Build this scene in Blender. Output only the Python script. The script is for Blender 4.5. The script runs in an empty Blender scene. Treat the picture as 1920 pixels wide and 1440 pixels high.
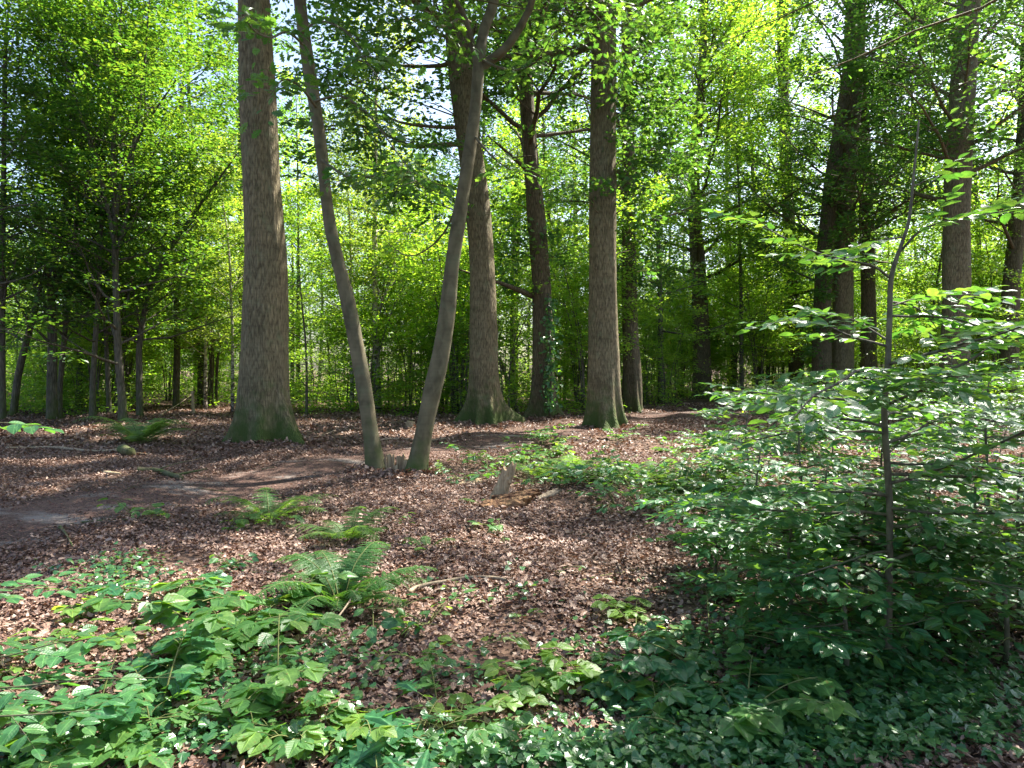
import bpy, math, random
import numpy as np

# ------------------------------------------------------------------ camera, sky, sun, exposure
scene = bpy.context.scene
COL = scene.collection
F, CX, HY, EYE = 1300.0, 960.0, 690.0, 1.7          # focal length and horizon in 1920x1440 pixels, eye height in metres
cam_d = bpy.data.cameras.new("camera")
cam = bpy.data.objects.new("camera", cam_d); COL.objects.link(cam)
cam.location = (0, 0, EYE); cam.rotation_euler = (math.radians(90), 0, 0)
cam_d.sensor_width = 36.0; cam_d.lens = 36.0 * F / 1920.0
cam_d.shift_y = -(720.0 - HY) / 1920.0
cam_d.clip_start = 0.05; cam_d.clip_end = 2000
scene.camera = cam

SUN_AZ, SUN_EL = 50.0, 55.0                          # azimuth from straight ahead towards the right, elevation
world = bpy.data.worlds.new("World"); scene.world = world; world.use_nodes = True
wn = world.node_tree; wn.nodes.clear()
sky = wn.nodes.new("ShaderNodeTexSky"); sky.sky_type = 'NISHITA'; sky.sun_disc = False
sky.sun_elevation = math.radians(SUN_EL); sky.sun_rotation = math.radians(SUN_AZ)
sky.air_density = 1.0; sky.dust_density = 2.5; sky.ozone_density = 1.0
bg = wn.nodes.new("ShaderNodeBackground"); bg.inputs[1].default_value = 0.095
wo = wn.nodes.new("ShaderNodeOutputWorld")
wn.links.new(sky.outputs[0], bg.inputs[0]); wn.links.new(bg.outputs[0], wo.inputs[0])

sl = bpy.data.lights.new("sun", 'SUN'); sl.energy = 5.0; sl.angle = math.radians(0.53); sl.color = (1.0, 0.95, 0.86)
so = bpy.data.objects.new("sun", sl); COL.objects.link(so)
SA, SE = math.radians(SUN_AZ), math.radians(SUN_EL)
SDIR = np.array([math.sin(SA) * math.cos(SE), math.cos(SA) * math.cos(SE), math.sin(SE)])
from mathutils import Vector
so.rotation_euler = Vector(SDIR).to_track_quat('Z', 'Y').to_euler()
so.location = (20, 30, 60)

scene.view_settings.view_transform = 'Standard'; scene.view_settings.look = 'None'
scene.view_settings.gamma = 1.0; scene.view_settings.exposure = 2.1
try: scene.view_settings.use_curve_mapping = False
except Exception: pass
cy = scene.cycles
cy.max_bounces = 9; cy.diffuse_bounces = 7; cy.glossy_bounces = 2; cy.transmission_bounces = 5
cy.transparent_max_bounces = 4; cy.caustics_reflective = False; cy.caustics_refractive = False
cy.use_denoising = True; cy.sample_clamp_indirect = 6.0

# ------------------------------------------------------------------ helpers
R0 = np.random.default_rng(7)
UP = np.array([0.0, 0.0, 1.0])
def nrm(a):
    a = np.asarray(a, float); return a / (np.linalg.norm(a, axis=-1, keepdims=True) + 1e-12)

def H(x, y):
    x = np.asarray(x, float); y = np.asarray(y, float)
    h = 0.05 * np.sin(x * 0.9 + 0.7) * np.sin(y * 0.8 + 1.1) + 0.035 * np.sin(x * 2.1 + y * 1.3) + 0.02 * np.sin(3.3 * x - 2.2 * y)
    h = h * np.clip((y + 4) / 8, 0.2, 1)
    return h + 0.12 * np.sin(x * 0.11 + 2) * np.sin(y * 0.13) * np.clip(y / 25, 0, 1)

def gnd(px, py):                                     # a ground point of the photo -> world
    d = EYE * F / (py - HY)
    return (px - CX) * d / F, d
def at(px, py, d):
    return np.array([(px - CX) * d / F, d, EYE + (HY - py) * d / F])

class MB:
    def __init__(s): s.v = []; s.f = []; s.n = 0; s.u = []
    def add(s, V, faces, mi=0, uv=None):
        V = np.asarray(V, float).reshape(-1, 3)
        if uv is not None: s.u.append((s.n, uv))
        for fa in faces: s.f.append((np.asarray(fa, np.int64) + s.n, mi))
        s.v.append(V); s.n += len(V)
    def build(s, name, mats, parent=None, smooth=True, origin=None):
        me = bpy.data.meshes.new(name)
        V = np.concatenate(s.v) if s.v else np.zeros((0, 3))
        if origin is not None: V = V - np.asarray(origin)
        me.vertices.add(len(V)); me.vertices.foreach_set("co", V.astype(np.float32).ravel())
        nl = sum(f.size for f, _ in s.f); npoly = sum(len(f) for f, _ in s.f)
        me.loops.add(nl); me.polygons.add(npoly)
        me.loops.foreach_set("vertex_index", np.concatenate([f.ravel() for f, _ in s.f]).astype(np.int32))
        tot = np.concatenate([np.full(len(f), f.shape[1]) for f, _ in s.f])
        st = np.concatenate([[0], np.cumsum(tot)[:-1]])
        me.polygons.foreach_set("loop_start", st.astype(np.int32))
        try: me.polygons.foreach_set("loop_total", tot.astype(np.int32))
        except Exception: pass
        me.polygons.foreach_set("material_index", np.concatenate([np.full(len(f), m) for f, m in s.f]).astype(np.int32))
        me.polygons.foreach_set("use_smooth", np.full(npoly, bool(smooth)))
        for m in (mats if isinstance(mats, (list, tuple)) else [mats]): me.materials.append(m)
        if s.u:
            A = np.zeros((len(V), 3), np.float32)
            for k, uv in s.u: A[k:k + len(uv)] = uv
            at_ = me.attributes.new("leaf_xy", 'FLOAT_VECTOR', 'POINT'); at_.data.foreach_set("vector", A.ravel())
        me.update(calc_edges=True)
        o = bpy.data.objects.new(name, me); COL.objects.link(o)
        if parent is not None: o.parent = parent
        elif origin is not None: o.location = tuple(origin)
        return o

def tag(o, label=None, cat=None, group=None, kind=None):
    if label: o["label"] = label
    if cat: o["category"] = cat
    if group: o["group"] = group
    if kind: o["kind"] = kind
    return o
def thing(name, loc, label, cat, group=None, rz=0.0):
    o = bpy.data.objects.new(name, None); COL.objects.link(o)
    o.empty_display_size = 0.2
    o.location = tuple(loc); o.rotation_euler = (0, 0, rz)
    return tag(o, label, cat, group)
def dup(root, loc, rz, sc, label, group):
    r = root.copy(); COL.objects.link(r); r.location = tuple(loc); r.rotation_euler = (0, 0, rz); r.scale = (sc, sc, sc)
    r["label"] = label; r["group"] = group
    for ch in list(root.children):
        c = ch.copy(); COL.objects.link(c); c.parent = r
    return r

def catmull(P, n):                                   # smooth resampling of a polyline (any number of columns)
    P = np.asarray(P, float)
    if len(P) < 3:
        t = np.linspace(0, 1, n)[:, None]; return P[0] * (1 - t) + P[-1] * t
    Q = np.vstack([2 * P[0] - P[1], P, 2 * P[-1] - P[-2]])
    u = np.linspace(0, len(P) - 1 - 1e-9, n); i = u.astype(int); t = (u - i)[:, None]
    a, b, c, d = Q[i], Q[i + 1], Q[i + 2], Q[i + 3]
    return 0.5 * (2 * b + (c - a) * t + (2 * a - 5 * b + 4 * c - d) * t ** 2 + (3 * b - a - 3 * c + d) * t ** 3)

def tube(mb, P, r, sides=6, rfun=None, mi=0, cap=True):
    P = np.asarray(P, float); n = len(P); r = np.broadcast_to(np.asarray(r, float), (n,))
    T = nrm(np.gradient(P, axis=0))
    a = np.array([1.0, 0, 0]) if abs(T[0][0]) < 0.8 else np.array([0, 1.0, 0])
    th = np.arange(sides) * 2 * math.pi / sides
    V = np.empty((n, sides, 3)); s = np.concatenate([[0], np.cumsum(np.linalg.norm(np.diff(P, axis=0), axis=1))])
    for k in range(n):
        a = nrm(a - T[k] * (a @ T[k])); b = np.cross(T[k], a)
        rr = r[k] * (rfun(th, s[k]) if rfun else 1.0)
        V[k] = P[k] + (np.cos(th) * rr)[:, None] * a + (np.sin(th) * rr)[:, None] * b
    i = np.arange(n - 1)[:, None] * sides; j = np.arange(sides)[None]; jn = (j + 1) % sides
    q = np.stack([i + j, i + jn, i + sides + jn, i + sides + j], -1).reshape(-1, 4)
    faces = [q]
    if cap: faces += [np.arange(sides)[None, ::-1], (np.arange(sides) + (n - 1) * sides)[None]]
    mb.add(V.reshape(-1, 3), faces, mi)

# leaf templates: x along the leaf, y across, z out of its face
def T(v, f): return np.array(v, float), [np.array(a) for a in f]
RHOMB = T([(0, 0, 0), (.5, .29, .06), (1, 0, -.08), (.5, -.29, .06)], [[[0, 1, 2, 3]]])
HEX = T([(0, 0, 0), (.35, .22, .05), (.7, .27, .03), (1, 0, -.1), (.7, -.27, .03), (.35, -.22, .05)], [[[0, 1, 2, 3], [0, 3, 4, 5]]])
def halves(xs, ys, fold=.22, droop=.12):
    n = len(xs); v = []; up = []; lo = []
    v.append((xs[0], 0, 0)); v.append((xs[-1], 0, -droop))
    v.append((.5, 0, .02)); 
    for x, y in zip(xs[1:-1], ys[1:-1]): v.append((x, y, fold * y - droop * x * x)); up.append(len(v) - 1)
    for x, y in zip(xs[1:-1], ys[1:-1]): v.append((x, -y, fold * y - droop * x * x)); lo.append(len(v) - 1)
    return T(v, [[[0, 2, 1] + up[::-1]], [[0] + lo + [1, 2]]])
FERNL = T([(0, 0, 0), (.45, .5, .05), (1, .1, -.06), (.45, -.5, .05)], [[[0, 1, 2, 3]]])
OVATE = halves([0, .1, .3, .52, .72, .88, 1], [0, .15, .28, .31, .25, .12, 0])
BLADE = halves([0, .08, .22, .34, .36, .5, .62, .64, .78, .88, 1], [0, .20, .34, .43, .37, .42, .35, .30, .25, .14, 0], .16, .08)   # toothed bramble leaflet
OAKL = halves([0, .12, .22, .30, .42, .50, .62, .70, .83, .87, 1], [0, .05, .2, .1, .31, .13, .37, .14, .25, .1, 0], .12, .15)
IVYL = halves([-.12, -.1, -.02, .1, .28, .4, .55, .62, .8, 1], [0, .2, .42, .40, .5, .26, .34, .2, .1, 0], .15, .12)
DEAD = T([(0, 0, .1), (.3, .24, .0), (.7, .26, .05), (1, 0, .16), (.7, -.22, -.02), (.35, -.27, .12), (.5, 0, -.05)],
         [[[0, 6, 2, 1], [6, 3, 2, 2]][:1], [[6, 3, 2]], [[0, 5, 4, 6]], [[6, 4, 3]]])

def add_leaves(mb, P, D, N, S, tpl, mi=0):
    tv, tf = tpl; P = np.asarray(P); n = len(P)
    if n == 0: return
    X = nrm(D); Z = nrm(N - X * np.sum(N * X, -1, keepdims=True)); Y = np.cross(Z, X)
    S = np.broadcast_to(np.asarray(S, float), (n,))[:, None, None]
    V = P[:, None] + S * (tv[None, :, 0:1] * X[:, None] + tv[None, :, 1:2] * Y[:, None] + tv[None, :, 2:3] * Z[:, None])
    off = (np.arange(n) * len(tv))[:, None, None]
    mb.add(V.reshape(-1, 3), [(f[None] + off).reshape(-1, f.shape[1]) for f in tf], mi, np.tile(tv * [1, 1, 0], (n, 1)) if len(tv) > 7 else None)

# gaps in the canopy where the sun reaches the ground: (x, y, rx, ry)
GAPS = []
def gap(px, py, wpx, ry):
    x, y = gnd(px, py); GAPS.append((x, y, wpx * y / F / 2, ry))
for g in [(265, 825, 200, 1.0), (150, 905, 200, .35), (350, 960, 120, .2), (1650, 850, 400, 1.0), (1500, 960, 240, .5), (1800, 980, 260, .5), (1250, 900, 160, .4), (700, 812, 330, 1.3), (960, 815, 180, 1.0), (360, 770, 220, 1.1),
          (60, 872, 240, .55), (250, 862, 160, .45), (1000, 792, 200, 1.0), (1290, 775, 260, 1.8), (640, 795, 200, 1.2), (120, 1150, 330, .8), (330, 1110, 180, .35), (440, 1060, 130, .2), (860, 1150, 120, .22), (500, 910, 80, .25),
          (1500, 1310, 90, .14), (430, 1200, 190, .3), (60, 1280, 200, .3), (960, 1030, 80, .2), (1200, 1190, 140, .18), (700, 1400, 200, .14), (300, 1400, 160, .14), (1050, 1400, 200, .14), (1350, 1420, 160, .12), (920, 905, 60, .2), (740, 950, 70, .15)]:
    gap(*g)
_r = np.random.default_rng(9)
for _ in range(46):                                   # small flecks all over the open litter
    _y = 805 + 440 * _r.random() ** 1.3; gap(_r.uniform(0, 1320), _y, _r.uniform(50, 150), _r.uniform(.1, .32) * (1 + 2 * max(0, (900 - _y) / 100)))
gap(1650, 1010, 520, .6); gap(1840, 1150, 150, .3); gap(1420, 1130, 160, .2); gap(1700, 1400, 220, .12); gap(1480, 1420, 220, .12)
def sun_keep(Pw, rng, base=1.0):
    k = np.ones(len(Pw), bool)
    Q = Pw - SDIR * (Pw[:, 2:3] / SDIR[2])
    for x, y, rx, ry in GAPS:
        e = ((Q[:, 0] - x) / rx) ** 2 + ((Q[:, 1] - y) / ry) ** 2
        k &= ~((e < 1.0) & (Pw[:, 2] > 2.2) & (rng.random(len(Pw)) < .97))
    return k

def sprays(mbl, mbw, O, D, L, K, leaf, tpl, rng, flat=.10, droop=.12, wf=.42, tw=.006, twmi=0, cull=True, jit=.35, mi=0):
    """flat fans of leaves on both sides of thin twigs"""
    O = np.asarray(O, float).reshape(-1, 3); D = nrm(np.asarray(D, float).reshape(-1, 3)); n = len(O)
    if n == 0: return
    L = np.broadcast_to(np.asarray(L, float), (n,))
    if cull:
        k = sun_keep(O + D * (L[:, None] * .5), rng); O, D, L = O[k], D[k], L[k]; n = len(O)
        if n == 0: return
    Nn = nrm(UP - D * D[:, 2:3] + 1e-3); Sd = np.cross(Nn, D)
    t = (np.arange(K)[None] + rng.random((n, K))) / K
    sg = np.where((np.arange(K)[None] + np.zeros((n, 1))) % 2 == 0, 1.0, -1.0)
    off = sg * rng.random((n, K)) ** .7 * wf * (1.05 - t * .65)
    Lx = L[:, None, None]
    P = O[:, None] + D[:, None] * (t[..., None] * Lx) + Sd[:, None] * (off[..., None] * Lx) + Nn[:, None] * (rng.normal(0, flat, (n, K, 1)) * Lx) - UP * (droop * Lx * t[..., None] ** 2)
    ld = D[:, None] * .6 + Sd[:, None] * (sg[..., None] * .8) + rng.normal(0, .25, (n, K, 3)) - UP * .12
    ln = Nn[:, None] + rng.normal(0, jit, (n, K, 3))
    P = P.reshape(-1, 3); ld = ld.reshape(-1, 3); ln = ln.reshape(-1, 3)
    S = leaf * rng.uniform(.6, 1.25, len(P))
    if cull:
        k = sun_keep(P, rng); P, ld, ln, S = P[k], ld[k], ln[k], S[k]
    add_leaves(mbl, P, ld, ln, S, tpl, mi)
    if mbw is not None and tw > 0:
        tt = np.linspace(0, 1, 4)
        A = O[:, None] + D[:, None] * (tt[None, :, None] * L[:, None, None] * .95) - UP * (droop * L[:, None, None] * tt[None, :, None] ** 2)
        for k in range(n): tube(mbw, A[k], [tw, tw * .8, tw * .6, tw * .3], 3, mi=twmi, cap=False)

def limb(p0, d, L, n, rng, bend=.25, lift=0.1):
    pts = [np.asarray(p0, float)]; d = nrm(d)
    for i in range(n):
        d = nrm(d + rng.normal(0, bend, 3) / math.sqrt(n) + UP * lift / n); pts.append(pts[-1] + d * L / n)
    return np.array(pts)

def grow(mbw, mbl, TP, TR, rng, z0, z1, nlimb, Lfun, nsub, nspray, K, leaf, tpl, elev=(-5, 55), sl=(.5, .9), flat=.1, droop=.15,
         tw=.006, sides=7, twmi=0, rl=.45, cull=True, azs=None, bend=.3, jit=.35, subdetail=True, mi=0):
    """limbs, side branches and leaf sprays on a trunk given as points TP (world or local) and radii TR"""
    az0 = rng.random() * 6.28; OO = []; DD = []; LL = []
    for i in range(nlimb):
        f = (i + rng.random()) / nlimb; z = z0 + (z1 - z0) * f
        k = np.clip(np.searchsorted(TP[:, 2], z), 1, len(TP) - 1)
        u = np.clip((z - TP[k - 1, 2]) / max(1e-6, TP[k, 2] - TP[k - 1, 2]), 0, 1)
        p = TP[k - 1] * (1 - u) + TP[k] * u; tr = TR[k - 1] * (1 - u) + TR[k] * u
        az = az0 + i * 2.39996 + rng.normal(0, .3) if azs is None else rng.uniform(*azs)
        el = math.radians(elev[0] + (elev[1] - elev[0]) * f + rng.normal(0, 8))
        d = np.array([math.cos(az) * math.cos(el), math.sin(az) * math.cos(el), math.sin(el)])
        L = Lfun(f) * rng.uniform(.75, 1.2); n = 7
        P = limb(p, d, L, n, rng, bend, .25)
        r0 = min(tr * rl, .015 * L + .006)
        tube(mbw, P, r0 * np.linspace(1, .18, n + 1), sides, mi=twmi, cap=False)
        for s in range(nsub):
            t = .22 + .78 * (s + rng.random()) / nsub; q = t * n; a = min(int(q), n - 1); pp = P[a] + (P[a + 1] - P[a]) * (q - a)
            dd = nrm(P[a + 1] - P[a]); sd = nrm(np.cross(UP, dd)); sg = 1 if s % 2 else -1
            d2 = nrm(dd * .65 + sd * sg * rng.uniform(.5, 1.0) + UP * rng.normal(.03, .22))
            l2 = (.28 + .3 * (1 - t)) * L * rng.uniform(.7, 1.2)
            P2 = limb(pp, d2, l2, 4, rng, bend * .9, .1)
            if cull and not sun_keep(P2[2:3], rng)[0]: continue
            if subdetail: tube(mbw, P2, r0 * (1 - t * .75) * .5 * np.linspace(1, .25, 5), max(3, sides - 3), mi=twmi, cap=False)
            for w in range(nspray):
                t2 = .15 + .85 * (w + rng.random()) / nspray; q2 = t2 * 4; b = min(int(q2), 3); p3 = P2[b] + (P2[b + 1] - P2[b]) * (q2 - b)
                d3 = nrm(P2[b + 1] - P2[b]); s3 = nrm(np.cross(UP, d3)); sg3 = 1 if w % 2 else -1
                OO.append(p3); DD.append(nrm(d3 * .7 + s3 * sg3 * rng.uniform(.3, 1.0) + UP * rng.normal(0, .18))); LL.append(rng.uniform(*sl))
    if OO: sprays(mbl, mbw if tw > 0 else None, OO, DD, LL, K, leaf, tpl, rng, flat, droop, tw=tw, twmi=twmi, cull=cull, jit=jit, mi=mi)

# ------------------------------------------------------------------ materials
def newmat(name):
    m = bpy.data.materials.new(name); m.use_nodes = True; nt = m.node_tree; nt.nodes.clear()
    return m, nt, (lambda t, **k: _node(nt, t, **k)), nt.links.new
def _node(nt, t, **k):
    n = nt.nodes.new(t)
    for a, b in k.items():
        if a.startswith("i_"):
            n.inputs[int(a[2:])].default_value = b
        else: setattr(n, a, b)
    return n
def ramp(nt, stops, interp='LINEAR'):
    n = nt.nodes.new("ShaderNodeValToRGB"); cr = n.color_ramp; cr.interpolation = interp
    while len(cr.elements) < len(stops): cr.elements.new(0.5)
    for e, (p, c) in zip(cr.elements, stops): e.position = p; e.color = (*c, 1)
    return n

def leaf_mat(name, cols, trans, tf=.42, rough=.42, spec=.45, veins=False):
    """cols: base colours across the leaves, trans: colours of light let through"""
    m, nt, N, L = newmat(name)
    g = N("ShaderNodeNewGeometry")
    r1 = ramp(nt, [(i / max(1, len(cols) - 1), c) for i, c in enumerate(cols)])
    r2 = ramp(nt, [(i / max(1, len(trans) - 1), c) for i, c in enumerate(trans)])
    L(g.outputs["Random Per Island"], r1.inputs[0]); L(g.outputs["Random Per Island"], r2.inputs[0])
    p = N("ShaderNodeBsdfPrincipled"); p.inputs["Roughness"].default_value = rough; p.inputs["Specular IOR Level"].default_value = spec
    t = N("ShaderNodeBsdfTranslucent"); mx = N("ShaderNodeMixShader", i_0=tf); o = N("ShaderNodeOutputMaterial")
    c1, c2 = r1.outputs[0], r2.outputs[0]
    if veins:                                        # pale midrib, side veins with a slight relief, small blotches
        at_ = N("ShaderNodeAttribute", attribute_name="leaf_xy"); sp = N("ShaderNodeSeparateXYZ"); L(at_.outputs["Vector"], sp.inputs[0])
        ab = N("ShaderNodeMath", operation='ABSOLUTE'); L(sp.outputs[1], ab.inputs[0])
        ph = N("ShaderNodeMath", operation='MULTIPLY_ADD'); L(ab.outputs[0], ph.inputs[0]); ph.inputs[1].default_value = -.75; L(sp.outputs[0], ph.inputs[2])
        fr = N("ShaderNodeMath", operation='MULTIPLY'); L(ph.outputs[0], fr.inputs[0]); fr.inputs[1].default_value = 48.0
        sn = N("ShaderNodeMath", operation='SINE'); L(fr.outputs[0], sn.inputs[0])
        rv = ramp(nt, [(0, (1, 1, 1)), (.55, (1, 1, 1)), (.97, (1.14, 1.12, 1.1))]); mr = N("ShaderNodeMapRange"); mr.inputs[1].default_value = -1; L(sn.outputs[0], mr.inputs[0]); L(mr.outputs[0], rv.inputs[0])
        rm = ramp(nt, [(.012, (2.1, 1.8, 1.7)), (.03, (1, 1, 1))]); L(ab.outputs[0], rm.inputs[0])
        tc = N("ShaderNodeTexCoord"); nz = N("ShaderNodeTexNoise"); nz.inputs["Scale"].default_value = 28; nz.inputs["Detail"].default_value = 3; L(tc.outputs["Object"], nz.inputs["Vector"])
        rn = ramp(nt, [(.3, (.72, .75, .7)), (.7, (1.22, 1.18, 1.1))]); L(nz.outputs["Fac"], rn.inputs[0])
        def mul(a, b):
            m_ = N("ShaderNodeMix", data_type='RGBA', blend_type='MULTIPLY'); m_.inputs[0].default_value = 1; L(a, m_.inputs[6]); L(b, m_.inputs[7]); return m_.outputs[2]
        vv = mul(mul(rv.outputs[0], rm.outputs[0]), rn.outputs[0]); c1 = mul(c1, vv); c2 = mul(c2, rn.outputs[0])
        ns = N("ShaderNodeTexNoise"); ns.inputs["Scale"].default_value = 46; ns.inputs["Detail"].default_value = 2; L(tc.outputs["Object"], ns.inputs["Vector"])
        rs = ramp(nt, [(.66, (0, 0, 0)), (.70, (.8, .8, .8))]); L(ns.outputs["Fac"], rs.inputs[0])
        mb2 = N("ShaderNodeMix", data_type='RGBA'); L(rs.outputs[0], mb2.inputs[0]); L(c1, mb2.inputs[6]); mb2.inputs[7].default_value = (.15, .095, .035, 1); c1 = mb2.outputs[2]
        bp = N("ShaderNodeBump"); bp.inputs["Distance"].default_value = .004; bp.inputs["Strength"].default_value = .08; L(sn.outputs[0], bp.inputs["Height"]); L(bp.outputs[0], p.inputs["Normal"])
    L(c1, p.inputs["Base Color"]); L(c2, t.inputs[0])
    L(p.outputs[0], mx.inputs[1]); L(t.outputs[0], mx.inputs[2]); L(mx.outputs[0], o.inputs[0])
    return m

M = {}
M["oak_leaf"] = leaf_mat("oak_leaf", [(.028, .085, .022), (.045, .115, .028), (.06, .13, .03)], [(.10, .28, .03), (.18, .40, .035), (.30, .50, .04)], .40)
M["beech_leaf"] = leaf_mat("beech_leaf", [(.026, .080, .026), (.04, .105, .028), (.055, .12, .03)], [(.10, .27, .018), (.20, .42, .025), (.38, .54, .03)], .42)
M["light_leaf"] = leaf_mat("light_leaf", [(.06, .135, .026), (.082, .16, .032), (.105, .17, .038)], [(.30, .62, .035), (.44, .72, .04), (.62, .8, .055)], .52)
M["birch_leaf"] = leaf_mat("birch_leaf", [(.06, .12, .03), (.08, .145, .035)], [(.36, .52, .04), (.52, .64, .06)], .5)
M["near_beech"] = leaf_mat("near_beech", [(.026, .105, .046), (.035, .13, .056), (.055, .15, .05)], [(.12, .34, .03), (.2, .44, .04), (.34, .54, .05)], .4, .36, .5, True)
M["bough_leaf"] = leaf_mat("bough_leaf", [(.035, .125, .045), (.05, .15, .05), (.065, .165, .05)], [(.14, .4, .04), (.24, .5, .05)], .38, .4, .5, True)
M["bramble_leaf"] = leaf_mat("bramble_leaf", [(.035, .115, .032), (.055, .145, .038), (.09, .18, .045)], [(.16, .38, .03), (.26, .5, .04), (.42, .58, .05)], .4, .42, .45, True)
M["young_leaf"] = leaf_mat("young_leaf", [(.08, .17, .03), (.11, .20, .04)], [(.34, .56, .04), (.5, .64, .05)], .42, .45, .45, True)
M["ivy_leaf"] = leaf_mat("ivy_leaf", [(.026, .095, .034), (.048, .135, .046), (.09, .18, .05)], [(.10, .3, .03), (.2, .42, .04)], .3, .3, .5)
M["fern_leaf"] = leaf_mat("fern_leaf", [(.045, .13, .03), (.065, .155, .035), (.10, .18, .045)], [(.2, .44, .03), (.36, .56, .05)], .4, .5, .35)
M["sunlit_fern"] = leaf_mat("sunlit_fern", [(.075, .17, .055), (.10, .19, .065), (.12, .2, .07)], [(.3, .54, .06), (.46, .62, .09)], .42, .5, .35)  # fern green lightened, standing in for sunlight on the fronds
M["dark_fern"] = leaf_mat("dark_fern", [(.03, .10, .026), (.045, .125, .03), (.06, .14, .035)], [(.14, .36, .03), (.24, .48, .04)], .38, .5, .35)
M["dead_leaf"] = leaf_mat("dead_leaf", [(.045, .028, .020), (.14, .076, .054), (.22, .135, .098), (.09, .05, .036), (.40, .28, .21), (.18, .10, .07)],
                          [(.2, .08, .03), (.3, .14, .07)], .12, .5, .35)
M["fine_litter"] = leaf_mat("fine_litter", [(.09, .045, .036), (.15, .08, .06), (.21, .12, .09), (.12, .06, .05)], [(.15, .06, .03), (.2, .1, .05)], .08, .7, .2)

def bark_mat(name, dark, light, furrow=26.0, vz=2.2, bump=.02, moss=0.0, moss_h=1.0, band=0.0, moss_col=(.055, .08, .018)):
    m, nt, N, L = newmat(name)
    tc = N("ShaderNodeTexCoord"); mp = N("ShaderNodeMapping"); mp.inputs["Scale"].default_value = (furrow, furrow, vz)
    L(tc.outputs["Object"], mp.inputs[0])
    n1 = N("ShaderNodeTexNoise"); n1.inputs["Scale"].default_value = 1.0; n1.inputs["Detail"].default_value = 5; n1.inputs["Distortion"].default_value = .6
    L(mp.outputs[0], n1.inputs["Vector"])
    v = N("ShaderNodeTexVoronoi"); v.feature = 'DISTANCE_TO_EDGE'; v.inputs["Scale"].default_value = 1.0; 
    mx0 = N("ShaderNodeMix", data_type='VECTOR'); mx0.inputs[0].default_value = .5
    L(mp.outputs[0], mx0.inputs[4]); L(n1.outputs["Color"], mx0.inputs[5]); L(mx0.outputs[1], v.inputs["Vector"])
    n2 = N("ShaderNodeTexNoise"); n2.inputs["Scale"].default_value = 1.1; n2.inputs["Detail"].default_value = 4; L(tc.outputs["Object"], n2.inputs["Vector"])
    hgt = N("ShaderNodeMath", operation='MULTIPLY_ADD'); hgt.inputs[1].default_value = 1.0
    L(v.outputs["Distance"], hgt.inputs[0]); L(n1.outputs["Fac"], hgt.inputs[2])
    r = ramp(nt, [(.38, dark), (.62, tuple((a + b) / 2 for a, b in zip(dark, light))), (.95, light)])
    L(hgt.outputs[0], r.inputs[0])
    mxc = N("ShaderNodeMix", data_type='RGBA', blend_type='MULTIPLY'); mxc.inputs[0].default_value = .6
    r2 = ramp(nt, [(.3, (.6, .6, .5)), (.5, (1, 1, .95)), (.7, (1.2, 1.12, 1.02))]); L(n2.outputs["Fac"], r2.inputs[0])
    L(r.outputs[0], mxc.inputs[6]); L(r2.outputs[0], mxc.inputs[7])
    col = mxc.outputs[2]; hh = hgt.outputs[0]
    nl = N("ShaderNodeTexNoise"); nl.inputs["Scale"].default_value = 2.6; nl.inputs["Detail"].default_value = 7; nl.inputs["Roughness"].default_value = .7; L(tc.outputs["Object"], nl.inputs["Vector"])
    rl_ = ramp(nt, [(.54, (0, 0, 0)), (.66, (.55, .55, .55))]); L(nl.outputs["Fac"], rl_.inputs[0])
    mxl = N("ShaderNodeMix", data_type='RGBA'); L(rl_.outputs[0], mxl.inputs[0]); L(col, mxl.inputs[6]); mxl.inputs[7].default_value = (light[0] * .72, light[1] * .95, light[2] * .85, 1); col = mxl.outputs[2]
    if band > 0:
        w = N("ShaderNodeTexNoise"); w.inputs["Scale"].default_value = 1.0; w.inputs["Detail"].default_value = 3
        mb_ = N("ShaderNodeMapping"); mb_.inputs["Scale"].default_value = (2.0, 2.0, 22.0); L(tc.outputs["Object"], mb_.inputs[0]); L(mb_.outputs[0], w.inputs["Vector"])
        rb = ramp(nt, [(.35, (.62, .62, .6)), (.6, (1.1, 1.1, 1.05))]); L(w.outputs["Fac"], rb.inputs[0])
        mxb = N("ShaderNodeMix", data_type='RGBA', blend_type='MULTIPLY'); mxb.inputs[0].default_value = band
        L(col, mxb.inputs[6]); L(rb.outputs[0], mxb.inputs[7]); col = mxb.outputs[2]
    if moss > 0:
        sp = N("ShaderNodeSeparateXYZ"); L(tc.outputs["Object"], sp.inputs[0])
        mr = N("ShaderNodeMapRange"); mr.inputs[1].default_value = moss_h; mr.inputs[2].default_value = 0.0; mr.inputs[3].default_value = 0.0; mr.inputs[4].default_value = moss
        L(sp.outputs[2], mr.inputs[0])
        nm = N("ShaderNodeTexNoise"); nm.inputs["Scale"].default_value = 4.0; nm.inputs["Detail"].default_value = 6; L(tc.outputs["Object"], nm.inputs["Vector"])
        ad = N("ShaderNodeMath", operation='ADD'); L(mr.outputs[0], ad.inputs[0]); L(nm.outputs["Fac"], ad.inputs[1])
        rm = ramp(nt, [(.62, (0, 0, 0)), (1.0, (1, 1, 1))]); L(ad.outputs[0], rm.inputs[0])
        mxm = N("ShaderNodeMix", data_type='RGBA'); L(rm.outputs[0], mxm.inputs[0]); L(col, mxm.inputs[6]); mxm.inputs[7].default_value = (*moss_col, 1); col = mxm.outputs[2]
    p = N("ShaderNodeBsdfPrincipled"); p.inputs["Roughness"].default_value = .85; p.inputs["Specular IOR Level"].default_value = .25
    b = N("ShaderNodeBump"); b.inputs["Distance"].default_value = bump; b.inputs["Strength"].default_value = 1.0
    L(hh, b.inputs["Height"]); L(b.outputs[0], p.inputs["Normal"]); L(col, p.inputs["Base Color"])
    o = N("ShaderNodeOutputMaterial"); L(p.outputs[0], o.inputs[0])
    return m
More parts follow.
